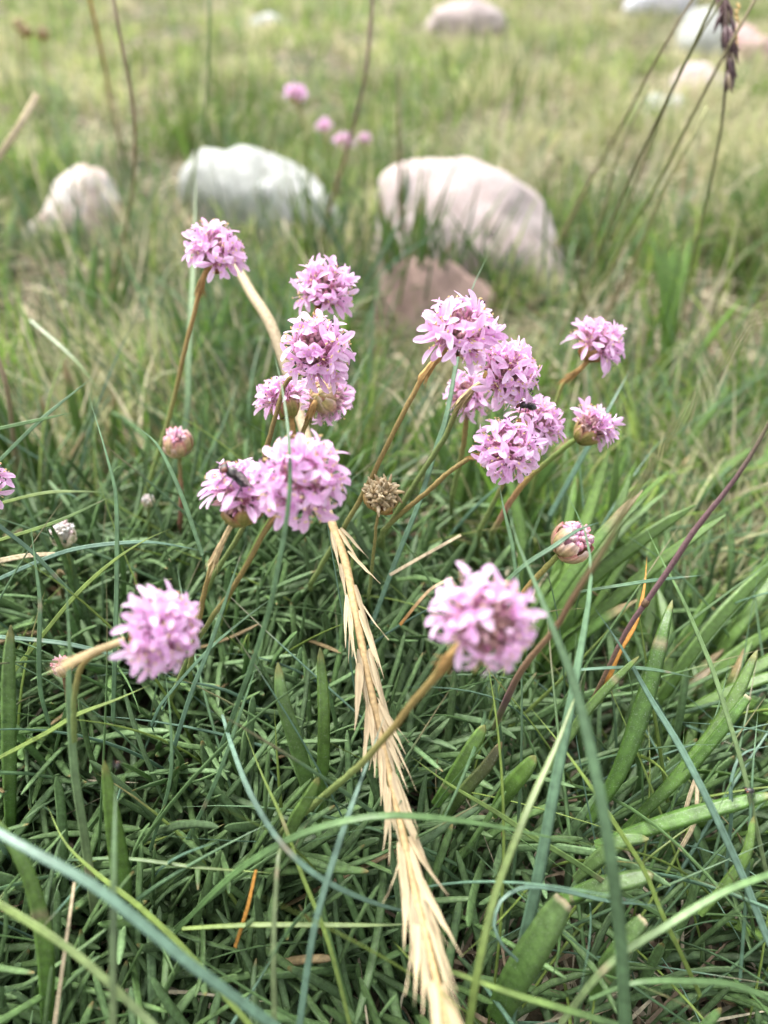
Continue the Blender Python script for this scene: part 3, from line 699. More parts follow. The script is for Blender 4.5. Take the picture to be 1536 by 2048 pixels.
B_([(-20, 861, .235), (73, 841, .236), (145, 825, .24)], [8, 8, 5], GRN, GRN, 'stiff short blade entering at the left edge')
B_([(-20, 940, .235), (85, 837, .24), (185, 755, .25)], [7, 8, 5], GGR, GGR, 'fine blade slanting up from the left edge above the partial flower')
B_([(-20, 1012, .235), (88, 986, .236), (161, 983, .238), (216, 985, .242)], [7, 7, 5], YGR, PALE, 'level blade with pink tip above the white bud')
B_([(-20, 1086, .23), (117, 1042, .232), (228, 990, .238)], [7, 8, 5], YGR, GRN, 'fine green blade crossing in front of the white bud')
B_([(405, 1110, .225), (366, 998, .226), (337, 931, .228), (310, 884, .23), (265, 848, .235)], [9, 10, 8, 4], GGR, GGR, 'dark green blade curving past the red bud')
B_([(745, 1245, .25), (800, 1100, .243), (840, 1000, .24), (872, 897, .24), (891, 841, .24), (909, 747, .243), (940, 590, .25), (975, 512, .255)], [10, 11, 11, 8], BLUE, GGR, 'long blue green blade rising behind the large centre flower')
B_([(1040, 1190, .20), (1032, 1146, .2), (1024, 1088, .2), (1008, 1020, .202), (998, 965, .206)], [8, 8, 5], GGR, GGR, 'short thin blade touching the lowest centre flower')
B_([(330, 1000, .33), (370, 860, .325), (378, 700, .33), (388, 500, .345), (392, 330, .36)], [13, 13, 12, 9], GGR, PALE, 'tall blurred green blade beside the leftmost flower')
B_([(1100, 1030, .29), (1200, 850, .28), (1260, 740, .285)], [10, 12, 6], BLUE, BLUE, 'blurred blue blade below the far right flower')
B_([(60, 640, .33), (150, 720, .32), (205, 790, .32)], [9, 9, 6], PALE, PALE, 'blurred pale blade fallen on the brown litter')
B_([(-20, 1126, .24), (50, 1112, .238), (110, 1108, .24)], [12, 11, 8], CRM * .8, CRM, 'dry straw lying at the left below the white bud', mat=M_STRAW, tip='none')
B_([(800, 1250, .235), (860, 1180, .235), (905, 1155, .235)], [7, 7, 6], ORG * .7, CRM, 'brown straw behind the near pink flower', mat=M_STRAW, tip='none')
B_([(780, 1150, .24), (850, 1110, .242), (922, 1070, .25)], [7, 7, 6], CRM * .8, CRM, 'pale straw below the brown dead head', mat=M_STRAW, tip='none')
B_([(1360, 1700, .21), (1390, 1640, .205), (1395, 1560, .205)], [9, 9, 8], CRM, CRM * 1.1, 'white dead stalk leaning by the turquoise blade', mat=M_STRAW, tip='none')
B_([(1366, 1640, .21), (1380, 1590, .207), (1392, 1555, .206)], [9, 9, 8], CRM, CRM, 'short pale straw stump over the litter at the right', mat=M_STRAW, tip='none')
B_([(-30, 350, .42), (0, 310, .41), (40, 250, .40), (75, 188, .40)], 14, CRM, CRM, 'thick bleached straw at the upper left edge', mat=M_STRAW, tip='none')

# fine grass growing through the cushion: tufts
def tuft(px, py, count, label, seed, cols, L=(.07, .13), w_=(.7, 1.3), e0=(55, 88), e1=(0, 60), spread=.012):
    rg = np.random.default_rng(seed)
    b = onz(px, py, 0); b[2] = gz(b[0], b[1])
    root = thing('grass_tuft', b, label, 'grass tuft', 'fine grass tufts in the cushion')
    N = count; n = 14; t = np.linspace(0, 1, n)
    base = np.stack([rg.normal(0, spread, N), rg.normal(0, spread, N), np.full(N, -.002)], -1)
    P, S, Nn = curve_frames(rg.uniform(0, 6.28, N), np.radians(rg.uniform(*e0, N)), np.radians(rg.uniform(*e1, N)), rg.uniform(*L, N), base, n, rg.normal(0, .8, N), rg.normal(0, .5, N))
    W = (rg.uniform(*w_, N) / 1000)[:, None] * np.clip(1 - np.clip((t - .5) / .5, 0, 1) ** 1.8, .04, 1)[None]
    for i in range(N):
        c = cols[rg.integers(len(cols))] * rg.uniform(.85, 1.15)
        C = np.repeat(c[None], n, 0)
        if rg.random() < .3: C[-3:] = (BRN * 1.2 + c) / 2
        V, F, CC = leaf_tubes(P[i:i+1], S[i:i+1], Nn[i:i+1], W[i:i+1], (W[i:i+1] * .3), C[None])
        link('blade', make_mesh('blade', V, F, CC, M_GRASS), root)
GC = (GGR, BLUE, GRN, YGR, GGR * .8)
tuft(90, 1600, 16, 'fine grass tuft beside the wide yellow tipped leaf', 1, GC, spread=.02)
tuft(330, 1750, 16, 'fine grass tuft in the lower left of the cushion', 2, GC, spread=.025)
tuft(520, 1480, 14, 'fine grass tuft in the middle of the cushion', 3, GC, spread=.025)
tuft(700, 1800, 14, 'fine grass tuft under the lower dry spike', 4, GC, spread=.025)
tuft(930, 1700, 16, 'fine grass tuft right of the dry spike beside the slanting leaves', 5, GC, spread=.025)
tuft(1150, 1850, 16, 'fine grass tuft around the widest leaf', 6, GC, spread=.025)
tuft(1380, 1850, 16, 'fine grass tuft in the lower right corner', 7, GC, spread=.025)
tuft(1350, 1350, 18, 'fine grass tuft over the brown litter at the right', 8, GC, spread=.03, e0=(35, 75), e1=(-5, 35))
tuft(1000, 1250, 16, 'fine grass tuft behind the near pink flower', 9, GC, spread=.025)
tuft(180, 1180, 14, 'fine grass tuft under the white bud', 10, GC, spread=.025)
tuft(600, 1150, 14, 'fine grass tuft below the fly flower', 11, GC, spread=.025)
tuft(820, 980, 18, 'fine grass tuft behind the brown dead head', 12, (GGR, GRN, BLUE, DK * 1.2), spread=.03, L=(.08, .14))
tuft(520, 760, 18, 'fine blue green grass tuft behind the front flower cluster', 13, (GGR, BLUE, GRN), spread=.03, L=(.08, .14))
tuft(300, 690, 18, 'fine blue green grass tuft in front of the mottled rock', 14, (GGR, BLUE, GRN), spread=.03, L=(.08, .13))
tuft(1150, 1050, 20, 'fine grass tuft behind the near bud', 15, (GGR, GRN, YGR), spread=.03, L=(.08, .14))
tuft(1430, 1080, 20, 'light green grass tuft beyond the purple culm', 16, (GRN, YGR, GGR), spread=.03, L=(.08, .13), e0=(40, 75), e1=(0, 45))
tuft(1250, 950, 18, 'light green grass tuft below the right hand flowers', 17, (GRN, YGR, GGR), spread=.03, L=(.07, .12))
tuft(60, 820, 16, 'green grass tuft over brown litter at the left', 18, (GRN, GGR, BLUE), spread=.03, L=(.07, .12))
tuft(700, 620, 18, 'grass tuft in front of the gap between the two boulders', 19, (GGR, GRN, DK * 1.3), spread=.03, L=(.07, .12))

RG = (GR * .8, GL, DK * 1.2, YG * .8)
tuft(790, 600, 42, 'dense grass tuft hiding the near end of the pink boulder', 21, RG, L=(.07, .125), w_=(1.6, 3.4), e1=(45, 85), spread=.03)
tuft(875, 600, 34, 'dense grass tuft between the pink boulder and the reddish rock', 22, RG, L=(.06, .11), w_=(1.5, 3.0), e1=(45, 85), spread=.022)
tuft(650, 545, 30, 'bright grass tuft before the lower end of the white boulder', 23, RG, L=(.07, .12), w_=(1.5, 3.0), e1=(45, 85), spread=.022)
tuft(480, 540, 34, 'thin grass tuft standing against the white boulder', 24, (GL, PALE, GGR), L=(.09, .15), w_=(.8, 1.6), e1=(50, 85), spread=.035)
tuft(185, 590, 32, 'thin grass tuft standing against the mottled rock', 25, (GL, PALE, GGR), L=(.08, .14), w_=(.8, 1.8), e1=(40, 85), spread=.03)
tuft(1130, 640, 20, 'grass tuft beside the lower end of the pink boulder', 26, RG, L=(.07, .11), w_=(1.2, 2.6), e1=(40, 80), spread=.025)
tuft(480, 290, 24, 'bright green grass tuft behind the white boulder', 27, (GR * 1.1, GR, YG * .8), L=(.08, .13), w_=(2, 4), e1=(50, 85), spread=.04)
tuft(1000, 250, 22, 'dark green grass tuft behind the pink boulder', 28, (GR * .8, DK, GR), L=(.07, .12), w_=(2, 4), e1=(50, 85), spread=.05)

GC2 = (GGR, GRN, YGR, GRN * .8, BLUE)
tuft(1050, 1700, 22, 'fine green grass tuft between the tall ribbed blade and the dry spike', 31, GC2, spread=.03, e0=(40, 80), e1=(-10, 45))
tuft(1250, 1800, 24, 'fine green grass tuft below the turquoise blade', 32, GC2, spread=.03, e0=(35, 75), e1=(-10, 40))
tuft(1450, 1600, 24, 'fine green grass tuft round the tiny black insect', 33, GC2, spread=.03, e0=(35, 75), e1=(-10, 40))
tuft(1480, 1420, 24, 'fine green grass tuft under the long straight jointed blade', 34, GC2, spread=.03, e0=(35, 75), e1=(-10, 40))
tuft(1400, 1230, 26, 'bright green grass tuft at the foot of the purple culm', 35, (GRN * 1.2, YGR, GGR, GRN), spread=.035, w_=(1.0, 2.2), e0=(35, 75), e1=(0, 45))
tuft(1500, 980, 26, 'bright green grass tuft at the right edge behind the purple culm', 36, (GRN * 1.2, YGR, GGR, GRN), spread=.04, w_=(1.0, 2.4), e0=(35, 80), e1=(10, 55))
tuft(1130, 950, 24, 'bright green grass tuft below the half open flower', 37, (GRN * 1.2, YGR, GRN), spread=.035, w_=(1.0, 2.4), L=(.06, .11), e1=(20, 65))
tuft(880, 1830, 22, 'fine green grass tuft beside the lowest part of the dry spike', 38, GC2, spread=.03, e0=(35, 80), e1=(-10, 45))
tuft(1100, 1960, 22, 'fine green grass tuft at the bottom beside the widest leaf', 39, GC2, spread=.025, e0=(35, 75), e1=(-10, 40))
tuft(420, 1950, 20, 'fine green grass tuft at the bottom under the wide blue blade', 40, GC2, spread=.03, e0=(35, 75), e1=(-10, 40))
tuft(200, 1400, 18, 'fine grass tuft under the near left flower', 41, GC, spread=.03, e0=(45, 80), e1=(0, 50))
tuft(420, 1180, 18, 'fine grass tuft between the left flower and the fly flower', 42, GC, spread=.03, e0=(45, 80), e1=(0, 50))
tuft(640, 1350, 16, 'fine grass tuft left of the upper dry spike', 43, GC, spread=.03, e0=(45, 80), e1=(0, 50))
tuft(130, 720, 20, 'blurred green grass tuft over the brown patch at the left', 44, (GRN, GGR, DK * 1.4), spread=.04, w_=(1.2, 2.6), L=(.06, .11), e1=(20, 65))
tuft(1300, 620, 24, 'light green grass tuft behind the rightmost blurred flower', 45, (GRN * 1.3, YGR * 1.2, GRN), spread=.05, w_=(1.4, 3.0), L=(.06, .11), e1=(20, 65))
broad_plant(1290, 1760, 0, 12, 'clump of dark strap leaves in the lower right beneath the turquoise blade', 14, az_mean=R(30), az_sd=.6, L=(.05, .09), e0=(25, 60), e1=(0, 35))
broad_plant(1420, 1380, 0, 12, 'lush strap leaved tuft under the long straight jointed blade', 15, az_mean=R(40), az_sd=.6, L=(.05, .09), e0=(30, 65), e1=(10, 45))
broad_plant(1480, 1180, 0, 12, 'lush light green strap leaves at the right edge', 16, cols=(BL2, BL2 * 1.2), az_mean=R(40), az_sd=.7, L=(.06, .10), e0=(35, 70), e1=(10, 50))
broad_plant(1240, 1100, 0, 11, 'green strap leaves between the near bud and the purple culm', 17, cols=(BL1, BL2), az_mean=R(50), az_sd=.6, L=(.06, .10), e0=(40, 75), e1=(20, 60))

# ------------------------------------------------------------------ culms (grass stalks)
def culm(pts, wpx, cols, label, nodes=(), n=30, name='grass_stalk', grounded=True):
    if grounded:
        pp = np.asarray(pts, float); dg = CAM_H / -ray(pp[0, 0], pp[0, 1])[2]; dt = pp[-1, 2]
        sl_ = np.concatenate([[0], np.cumsum(np.hypot(np.diff(pp[:, 0]), np.diff(pp[:, 1])))]); f = 1 - sl_ / sl_[-1]
        pp[:, 2] = dt + (dg - dt) * f ** 2.2
        pts = pp
    P3 = np.array([at(*p) for p in pts]); P = spline(P3, n)
    dep = (P - CAMP) @ FW
    wp = np.interp(np.linspace(0, 1, n), np.linspace(0, 1, len(np.atleast_1d(wpx))), np.atleast_1d(wpx))
    r = wp * dep / FPX / 2
    cols = np.asarray(cols, float)
    C = np.stack([np.interp(np.linspace(0, 1, n), np.linspace(0, 1, len(cols)), cols[:, k]) for k in range(3)], -1)
    o = thing(name, P3[0], label, 'grass stalk', 'grass stalks')
    V, F, CC = tube(P, r, C, 8)
    link('stalk', make_mesh('stalk', V - P3[0], F, CC, M_STEM), o)
    for nd in nodes:
        k = int(nd * (n - 1)); a = max(k - 1, 0); b = min(k + 1, n - 1)
        dv = unit(P[b] - P[a]) * r[k] * 1.6
        V, F, CC = tube(np.array([P[k] - dv, P[k] - dv * .4, P[k] + dv * .4, P[k] + dv]), r[k] * np.array([1.02, 1.35, 1.35, 1.02]), BRN * .5, 8)
        link('node', make_mesh('node', V - P3[0], F, CC, M_STEM), o)
    return o, P, r
OLV = np.array([.20, .20, .09]); BRO = np.array([.26, .20, .13])
culm([(1100, 520, .36), (1179, 363, .34), (1208, 312, .335), (1245, 247, .33), (1282, 176, .325), (1327, 94, .32), (1384, 0, .315), (1440, -90, .31)], [6, 6, 6, 5], [BRO * 1.4, BRO * 1.3, OLV * 1.1, BRO], 'brown grass stalk leaning right, leftmost of the upper right stalks')
culm([(1100, 720, .36), (1175, 560, .335), (1225, 437, .32), (1276, 321, .31), (1310, 250, .305), (1350, 167, .30), (1387, 91, .295), (1429, 0, .29), (1470, -90, .285)], [7, 7, 6, 6, 6], [OLV * 1.3, OLV * 1.2, OLV, OLV * .7, OLV * .6], 'dark green grass stalk crossing the far rounded rock')
culm([(1190, 560, .35), (1250, 420, .33), (1300, 290, .32), (1345, 180, .315), (1372, 125, .31), (1404, 65, .305), (1445, 0, .30), (1490, -70, .3)], [5, 5, 4], [OLV * 1.3, OLV * 1.1, OLV * .8], 'thin stalk close beside the dark green stalk')
culm([(1140, 680, .37), (1200, 580, .36), (1270, 437, .345), (1299, 395, .34), (1336, 326, .335), (1372, 255, .33), (1407, 187, .325), (1441, 122, .32), (1478, 57, .315), (1509, 0, .31), (1550, -70, .305)], [8, 8, 8, 7, 6], [BRO * 1.3, OLV * 1.5, YGR, OLV * 1.2, BRO], 'olive brown stalk slanting behind the purple seed head')
culm([(1180, 680, .42), (1250, 560, .40), (1304, 437, .385), (1321, 397, .38), (1350, 335, .375), (1384, 278, .37), (1415, 213, .365)], [8, 8, 7, 6], [BRO * 1.4, BRO * 1.2, OLV * 1.4, OLV * 1.4], 'blurred brown stalk lowest of the upper right stalks')
culm([(1210, 690, .44), (1160, 560, .43), (1205, 430, .42), (1240, 300, .41), (1300, 170, .40)], [7, 7, 6], [BRO, OLV, OLV], 'faint blurred stalk among the upper right stalks')
culm([(200, 640, .45), (245, 480, .42), (265, 380, .405), (270, 260, .39), (262, 180, .385), (245, 100, .38), (228, 0, .375), (215, -90, .37)], [7, 7, 6, 5], [BRO * 1.1, BRO * 1.1, OLV, BRN, PUR * 1.6], 'dark purple stalk at the upper left')
culm([(630, 520, .50), (670, 380, .47), (700, 280, .455), (720, 200, .445), (735, 120, .44), (745, 0, .43), (750, -90, .425)], [7, 7, 6, 6], [BRO * 1.2, BRO * 1.1, BRN * 1.1, PUR * 1.7, PUR * 1.6], 'purplish stalk at the top middle above the boulders', nodes=(.65,))
culm([(250, 320, .55), (220, 200, .52), (213, 150, .51), (200, 90, .50), (180, 0, .49), (165, -60, .485)], [8, 8, 7], [CRM * .7, CRM * .7, ORG * .8], 'orange withered stalk at the upper left')
culm([(370, 420, .5), (395, 300, .47), (412, 200, .46), (418, 100, .45), (420, 0, .44), (422, -60, .44)], [7, 7, 6], [PALE * 1.2, PALE * 1.2, PALE * 1.2], 'pale green stalk left of the top middle')
culm([(800, 520, .55), (800, 380, .53), (798, 260, .52), (795, 130, .51)], [9, 9, 7], [BRO, BRO, OLV], 'blurred straight stalk rising before the pink boulder')
culm([(1150, 1470, .285), (1172, 1425, .245), (1205, 1360, .222), (1254, 1260, .212), (1291, 1206, .207), (1339, 1137, .202), (1390, 1059, .197), (1459, 973, .192), (1510, 898, .188), (1536, 847, .186), (1570, 790, .184)], [6, 6, 7, 8, 9, 11, 12, 9, 6], [YGR * .7, OLV * .8, OLV * .8, BRN * 1.1, PUR * 1.3, PUR * 1.2, PUR, OLV * .6], 'dark purple culm with a joint at the right', nodes=(.64,), grounded=False)
culm([(965, 1510, .285), (985, 1465, .245), (1015, 1395, .205), (1050, 1330, .182), (1114, 1253, .168), (1138, 1209, .160), (1179, 1144, .150), (1213, 1093, .142), (1237, 1042, .134), (1310, 920, .116), (1400, 790, .100), (1500, 650, .088), (1580, 560, .082)], [8, 8, 12, 14, 13, 11, 11, 11, 11], [OLV * .9, OLV * .8, OLV, PUR * 1.2, BRN * .9, BRN, OLV, OLV * 1.2, OLV * 1.1], 'blurred brown culm very near behind the tall ribbed blade', grounded=False)
culm([(-10, 1010, .30), (30, 950, .295), (25, 860, .29), (10, 760, .29), (-15, 690, .29)], [8, 9, 10], [BRN, BRO, BRO * 1.3], 'brown withered stalk at the left edge')

# purple seed head at the upper right
def seed_head():
    o, P, r = culm([(1330, 760, .36), (1360, 650, .345), (1385, 530, .335), (1404, 437, .33), (1415, 400, .328), (1430, 320, .325), (1442, 260, .322), (1450, 180, .32), (1455, 120, .318), (1452, 60, .316), (1450, -30, .314)], [6, 6, 5, 5, 5, 6, 7], [OLV * 1.3, OLV * 1.2, OLV, OLV * .7, PUR], 'thin stalk topped by a dark purple seed head at the upper right', name='seed_head_stalk')
    org = np.array(o.location)
    rg = np.random.default_rng(4)
    for k in range(34):
        f = rg.random(); py = 155 - 190 * f ; px = 1456 - 4 * f + rg.normal(0, 4) + 6 * math.sin(f * 5)
        b = at(px, py, .317 + rg.normal(0, .0012)); L = rg.uniform(.007, .013)
        dv = unit(cdir(rg.normal(0, .22), -1, rg.normal(0, .2)))
        mid = b + dv * L * .5 + rg.normal(0, .0004, 3); tip = b + dv * L
        pp = spline(np.array([b, mid, tip]), 6)
        c = PUR * rg.uniform(.8, 1.7) if rg.random() < .75 else BRO
        V, F, C = tube(pp, np.array([.0003, .0008, .0011, .0009, .0005, .0001]), c, 5)
        link('spikelet', make_mesh('spikelet', V - org, F, C, M_BRACT), o)
    for k in range(7):
        f = k / 7; b = at(1470 + rg.normal(0, 3), 80 - 85 * f, .316)
        pp = spline(np.array([b, b + cdir(.5, -.6, .3) * .0014, b + cdir(.2, -1, .3) * .003]), 4)
        V, F, C = tube(pp, [.0003, .0005, .0006, .0003], (.62, .42, .16), 5)
        link('anther', make_mesh('anther', V - org, F, C, M_BRACT), o)
seed_head()

# ------------------------------------------------------------------ the dry seed spike in front
SPK = np.array([.54, .44, .28]); SPO = np.array([.50, .32, .12])
def scale_mesh(L, W, cA, cB, curl, seed, jag=False):
    """a narrow boat-shaped scale: base at the origin, along +X, back towards +Z"""
    rg = np.random.default_rng(seed)
    n, m = 9, 5; t = np.linspace(0, 1, n); u = np.linspace(-1, 1, m)
    w_ = W * .5 * np.interp(t, [0, .12, .32, .6, .8, 1], [.5, .9, 1, .62, .28, .02])
    X = L * t[:, None] * np.ones((1, m)); Y = w_[:, None] * u[None]
    Z = (w_[:, None] * .75) * (1 - u[None] ** 2) + L * (curl * t[:, None] ** 2) + rg.normal(0, L * .004, (n, m))
    V = np.stack([X, Y, Z], -1).reshape(-1, 3)
    C = np.asarray(cA) * (1 - t[:, None, None]) + np.asarray(cB) * t[:, None, None]
    st = 1 + .20 * np.cos(u * 7)[None, :, None] + rg.normal(0, .08, (n, m, 1))
    C = (C * st).reshape(-1, 3)
    i, j = np.meshgrid(np.arange(n - 1), np.arange(m - 1), indexing='ij')
    q = np.stack([i * m + j, (i + 1) * m + j, (i + 1) * m + j + 1, i * m + j + 1], -1).reshape(-1, 4)
    return make_mesh('glume', V, [q], C, M_STRAW)
def frame(origin, xdir, zhint):
    x = unit(np.asarray(xdir, float)); z = np.asarray(zhint, float); z = unit(z - x * (z @ x)); y = np.cross(z, x)
    return Matrix(((x[0], y[0], z[0], origin[0]), (x[1], y[1], z[1], origin[1]), (x[2], y[2], z[2], origin[2]), (0, 0, 0, 1)))
def dry_spike():
    pts = [(380, 440, .72), (440, 500, .50), (462, 520, .36), (480, 545, .305), (505, 590, .292), (540, 645, .284), (570, 730, .275), (600, 830, .262), (635, 950, .247), (662, 1040, .236), (690, 1120, .226), (712, 1230, .214), (740, 1370, .204), (768, 1500, .195), (800, 1640, .184), (832, 1790, .171), (866, 1930, .158), (894, 2060, .147), (920, 2180, .138)]
    P3 = np.array([at(*p) for p in pts]); n = 120; P = spline(P3, n)
    t = np.linspace(0, 1, n)
    px, py, dep = project(P)
    r = np.interp(py, [500, 640, 850, 1040, 1400, 2100], [.0016, .0021, .0019, .0013, .0010, .0008])
    o = thing('dry_seed_spike', P3[0], 'long bleached dry seed spike leaning out from the flowers to the bottom', 'seed spike')
    org = P3[0]
    C = SPK * (1 + .10 * np.interp(t, np.linspace(0, 1, 40), np.random.default_rng(2).normal(0, 1, 40))[:, None]) * np.interp(py, [500, 1040, 2000], [.78, 1, 1])[:, None]
    C = np.where((py > 1050)[:, None], C * .4 + SPO * .6, C)
    V, F, CC = tube(P, r, C, 9)
    link('stalk', make_mesh('stalk', V - org, F, CC, M_STRAW), o)
    variants = [scale_mesh(1, .105 + .024 * (k % 3), SPK * (.55, .95, .8, 1.0, .68, .88)[k] * np.array([1, (1, .98, .94)[k % 3], (1, .96, .88)[k % 3]]), SPK * (.82, 1.1, .95, 1.15, .85, 1.05)[k], (-.05, .06, .12, -.02, .02, .09)[k], k) for k in range(6)]
    thin = [scale_mesh(1, .05, SPK * .9, SPK, (.1, .2, -.08)[k], 20 + k) for k in range(3)]
    rg = np.random.default_rng(9)
    # joints of the spike
    rows = [1052, 1112, 1190, 1228, 1290, 1316, 1392, 1440, 1478, 1560, 1605, 1690, 1740, 1825, 1880, 1960, 2020, 2090]
    for k, yy in enumerate(rows):
        i = int(np.argmin(np.abs(py - yy))); p = P[i]; T = unit(P[min(i + 2, n - 1)] - P[i - 2])
        view = unit(CAMP - p); side = unit(np.cross(T, view))
        e = link('spikelet', None, o, p - org)
        first = k < 2
        m = 3 if first else int(rg.integers(4, 7))
        for q in range(m):
            s = (-1, 1, (-1, 1)[k % 2], (1, -1)[k % 2], (1, -1)[k % 2], (-1, 1)[k % 2])[q]
            flare = (.13, .13, .05, .08, .17, .26)[q] * rg.uniform(.3, 1.7) * (1.6 if first else 1)
            up = rg.uniform(-.05, .22)
            dv = T * math.cos(flare) + side * s * math.sin(flare) + view * up * .6
            L = rg.uniform(.0125, .0200) * (.85 if first else 1) * (1.10 if k > 11 else 1)
            v = thin[rg.integers(3)] if (q > 2 and rg.random() < .3) or q == 5 else variants[rg.integers(6)]
            zh = side * s * rg.uniform(.2, 1.2) + view * (.6 if s else 1)
            off = side * (s * r[i] * rg.uniform(.8, 1.6)) + view * (r[i] * (.9 if s == 0 else rg.uniform(-.2, .6))) + T * rg.uniform(-.002, .002)
            link('glume', v, e, mtx=frame(off, dv, zh) @ Matrix.Scale(L, 4))
dry_spike()

# ------------------------------------------------------------------ thrift flowers
PK = np.array([.91, .56, .87]); PKD = np.array([.80, .32, .68]); PKL = np.array([.94, .77, .93])
def petal_mesh(seed, L=.0062, W=.0024, faded=0.0):
    rg = np.random.default_rng(seed)
    n, m = 8, 5; t = np.linspace(0, 1, n); u = np.linspace(-1, 1, m)
    w_ = W * .5 * np.interp(t, [0, .12, .35, .6, .85, 1], [.30, .40, .78, 1, .80, .34])
    notch = rg.uniform(0, .05)
    X = L * (t[:, None] - (np.clip(t[:, None] - .8, 0, 1) * (1 - np.abs(u[None])) * notch * 5) * (rg.random() < .6) - .10 * np.clip(t[:, None] - .7, 0, 1) * u[None] ** 2)
    Y = w_[:, None] * u[None] + L * rg.normal(0, .02) * t[:, None] ** 2
    Z = .22 * w_[:, None] * u[None] ** 2 * 2 + L * (rg.uniform(.02, .10) * np.sin(t[:, None] * 2.6) - rg.uniform(.02, .22) * t[:, None] ** 2.2) + w_[:, None] * .18 * np.sin(u[None] * 3 + rg.uniform(0, 6)) * t[:, None]
    V = np.stack([X, Y, Z], -1).reshape(-1, 3)
    base = np.array([.62, .20, .42])
    f = np.clip(1 - t / .35, 0, 1)[:, None, None]
    edge = (np.abs(u)[None, :, None] ** 2 * .35 + np.clip(t - .6, 0, 1)[:, None, None] * .6)
    c = PK * (1 - faded) + PKL * faded
    C = c * (1 - edge * .7) + PKL * edge * .7
    vein = np.exp(-(u / .18) ** 2)[None, :, None] * (1 - t[:, None, None]) * .55
    C = C * (1 - vein) + PKD * vein
    C = C * (1 - f * .6) + base * f * .6
    C = C * rg.uniform(.94, 1.04)
    i, j = np.meshgrid(np.arange(n - 1), np.arange(m - 1), indexing='ij')
    q = np.stack([i * m + j, (i + 1) * m + j, (i + 1) * m + j + 1, i * m + j + 1], -1).reshape(-1, 4)
    return make_mesh('petal', V, [q], C.reshape(-1, 3), M_PETAL)
PETALS = [petal_mesh(k, L=.0054 + .0005 * (k % 4), W=.0020 + .00022 * (k % 3), faded=(k % 5) * .17) for k in range(12)]
def tube_mesh(seed):
    rg = np.random.default_rng(seed)
    z = np.array([-.0058, -.0035, -.0018, -.0004, .0003]); r = np.array([.0004, .0007, .0009, .0012, .0016])
    ns = 10; a = np.linspace(0, 2 * np.pi, ns, endpoint=False)
    rr = r[:, None] * (1 + .10 * np.cos(a * 5)[None])
    V = np.stack([rr * np.cos(a), rr * np.sin(a), z[:, None] * np.ones((1, ns))], -1).reshape(-1, 3)
    V[-ns:, 2] += rg.normal(0, .0002, ns)
    c0 = np.array([.50, .33, .27]); c1 = np.array([.72, .48, .56])
    C = (c0 + (c1 - c0) * np.linspace(0, 1, 5)[:, None, None]) * (1 - .18 * np.cos(a * 5)[None, :, None])
    i, j = np.meshgrid(np.arange(4), np.arange(ns), indexing='ij')
    q = np.stack([i * ns + j, i * ns + (j + 1) % ns, (i + 1) * ns + (j + 1) % ns, (i + 1) * ns + j], -1).reshape(-1, 4)
    A = Acc().add(V, [q], C.reshape(-1, 3))
    V2 = np.vstack([[0, 0, -.0012], np.stack([.0011 * np.cos(a), .0011 * np.sin(a), np.full(ns, -.0003)], -1)])
    A.add(V2, [np.stack([np.zeros(ns, int), 1 + np.arange(ns), 1 + (np.arange(ns) + 1) % ns], -1)], (.55, .22, .30))
    return A.mesh('floret', M_PETAL)
TUBES = [tube_mesh(k) for k in range(4)]
def stamen_mesh(seed):
    rg = np.random.default_rng(seed); A = Acc()
    dark = seed % 3 == 0
    for k in range(5):
        a = k * 1.2566 + rg.normal(0, .2); lean = rg.uniform(.2, .6); L = rg.uniform(.0028, .0042)
        b = np.array([.0005 * math.cos(a), .0005 * math.sin(a), -.0005])
        e = b + np.array([math.cos(a) * lean, math.sin(a) * lean, 1]) * L
        pp = spline(np.array([b, (b + e) / 2 + np.array([math.cos(a), math.sin(a), 0]) * .0003, e]), 4)
        A.add(*tube(pp, .00010, (.85, .66, .80), 4))
        h = unit(rg.normal(size=3)) * .00045
        A.add(*tube(np.array([e - h, e - h * .5, e + h * .5, e + h]), [.00010, .00022, .00022, .00010], (.10, .06, .10) if (dark and rg.random() < .6) else (.80, .66, .34), 5))
    return A.mesh('stamen', M_PETAL)
STAMENS = [stamen_mesh(k) for k in range(6)]

def bract_mesh(seed, R_, span_t, span_a, cA, cB, edge, pointed=.6):
    """a scale lying on a ball of radius R_, base at the ball's south pole side; local +Z = flower axis, +X = outward"""
    rg = np.random.default_rng(seed)
    n, m = 8, 9; t = np.linspace(0, 1, n); u = np.linspace(-1, 1, m)
    th0, th1 = span_t
    TH = th0 + (th1 - th0) * t[:, None] * np.ones((1, m))
    half = span_a * np.interp(t, [0, .35, .7, 1], [.55, 1, .85, .12 if pointed > .5 else .5])
    AA = half[:, None] * u[None] / np.maximum(np.sin(TH), .35)
    rr = R_ * (1 + .08 * t[:, None] ** 2 * np.cos(seed * 2.1) + .10 * (1 - u[None] ** 2) - .03 * np.cos(u[None] * 9) + rg.normal(0, .008, (n, m)))
    V = np.stack([rr * np.sin(TH) * np.cos(AA), rr * np.sin(TH) * np.sin(AA), -rr * np.cos(TH)], -1).reshape(-1, 3)
    ed = (np.abs(u)[None, :, None] ** 3 * .8 + np.clip(t - .7, 0, 1)[:, None, None] * 2).clip(0, 1)
    C = (np.asarray(cA) * (1 - t[:, None, None]) + np.asarray(cB) * t[:, None, None]) * np.ones((1, m, 1))
    C = C * (1 - ed) + np.asarray(edge) * ed
    C = C * (1 + .16 * np.cos(u * 14 + seed)[None, :, None] + rg.normal(0, .05, (n, m, 1)))
    i, j = np.meshgrid(np.arange(n - 1), np.arange(m - 1), indexing='ij')
    q = np.stack([i * m + j, i * m + j + 1, (i + 1) * m + j + 1, (i + 1) * m + j], -1).reshape(-1, 4)
    return make_mesh('bract', V, [q], C.reshape(-1, 3), M_BRACT)
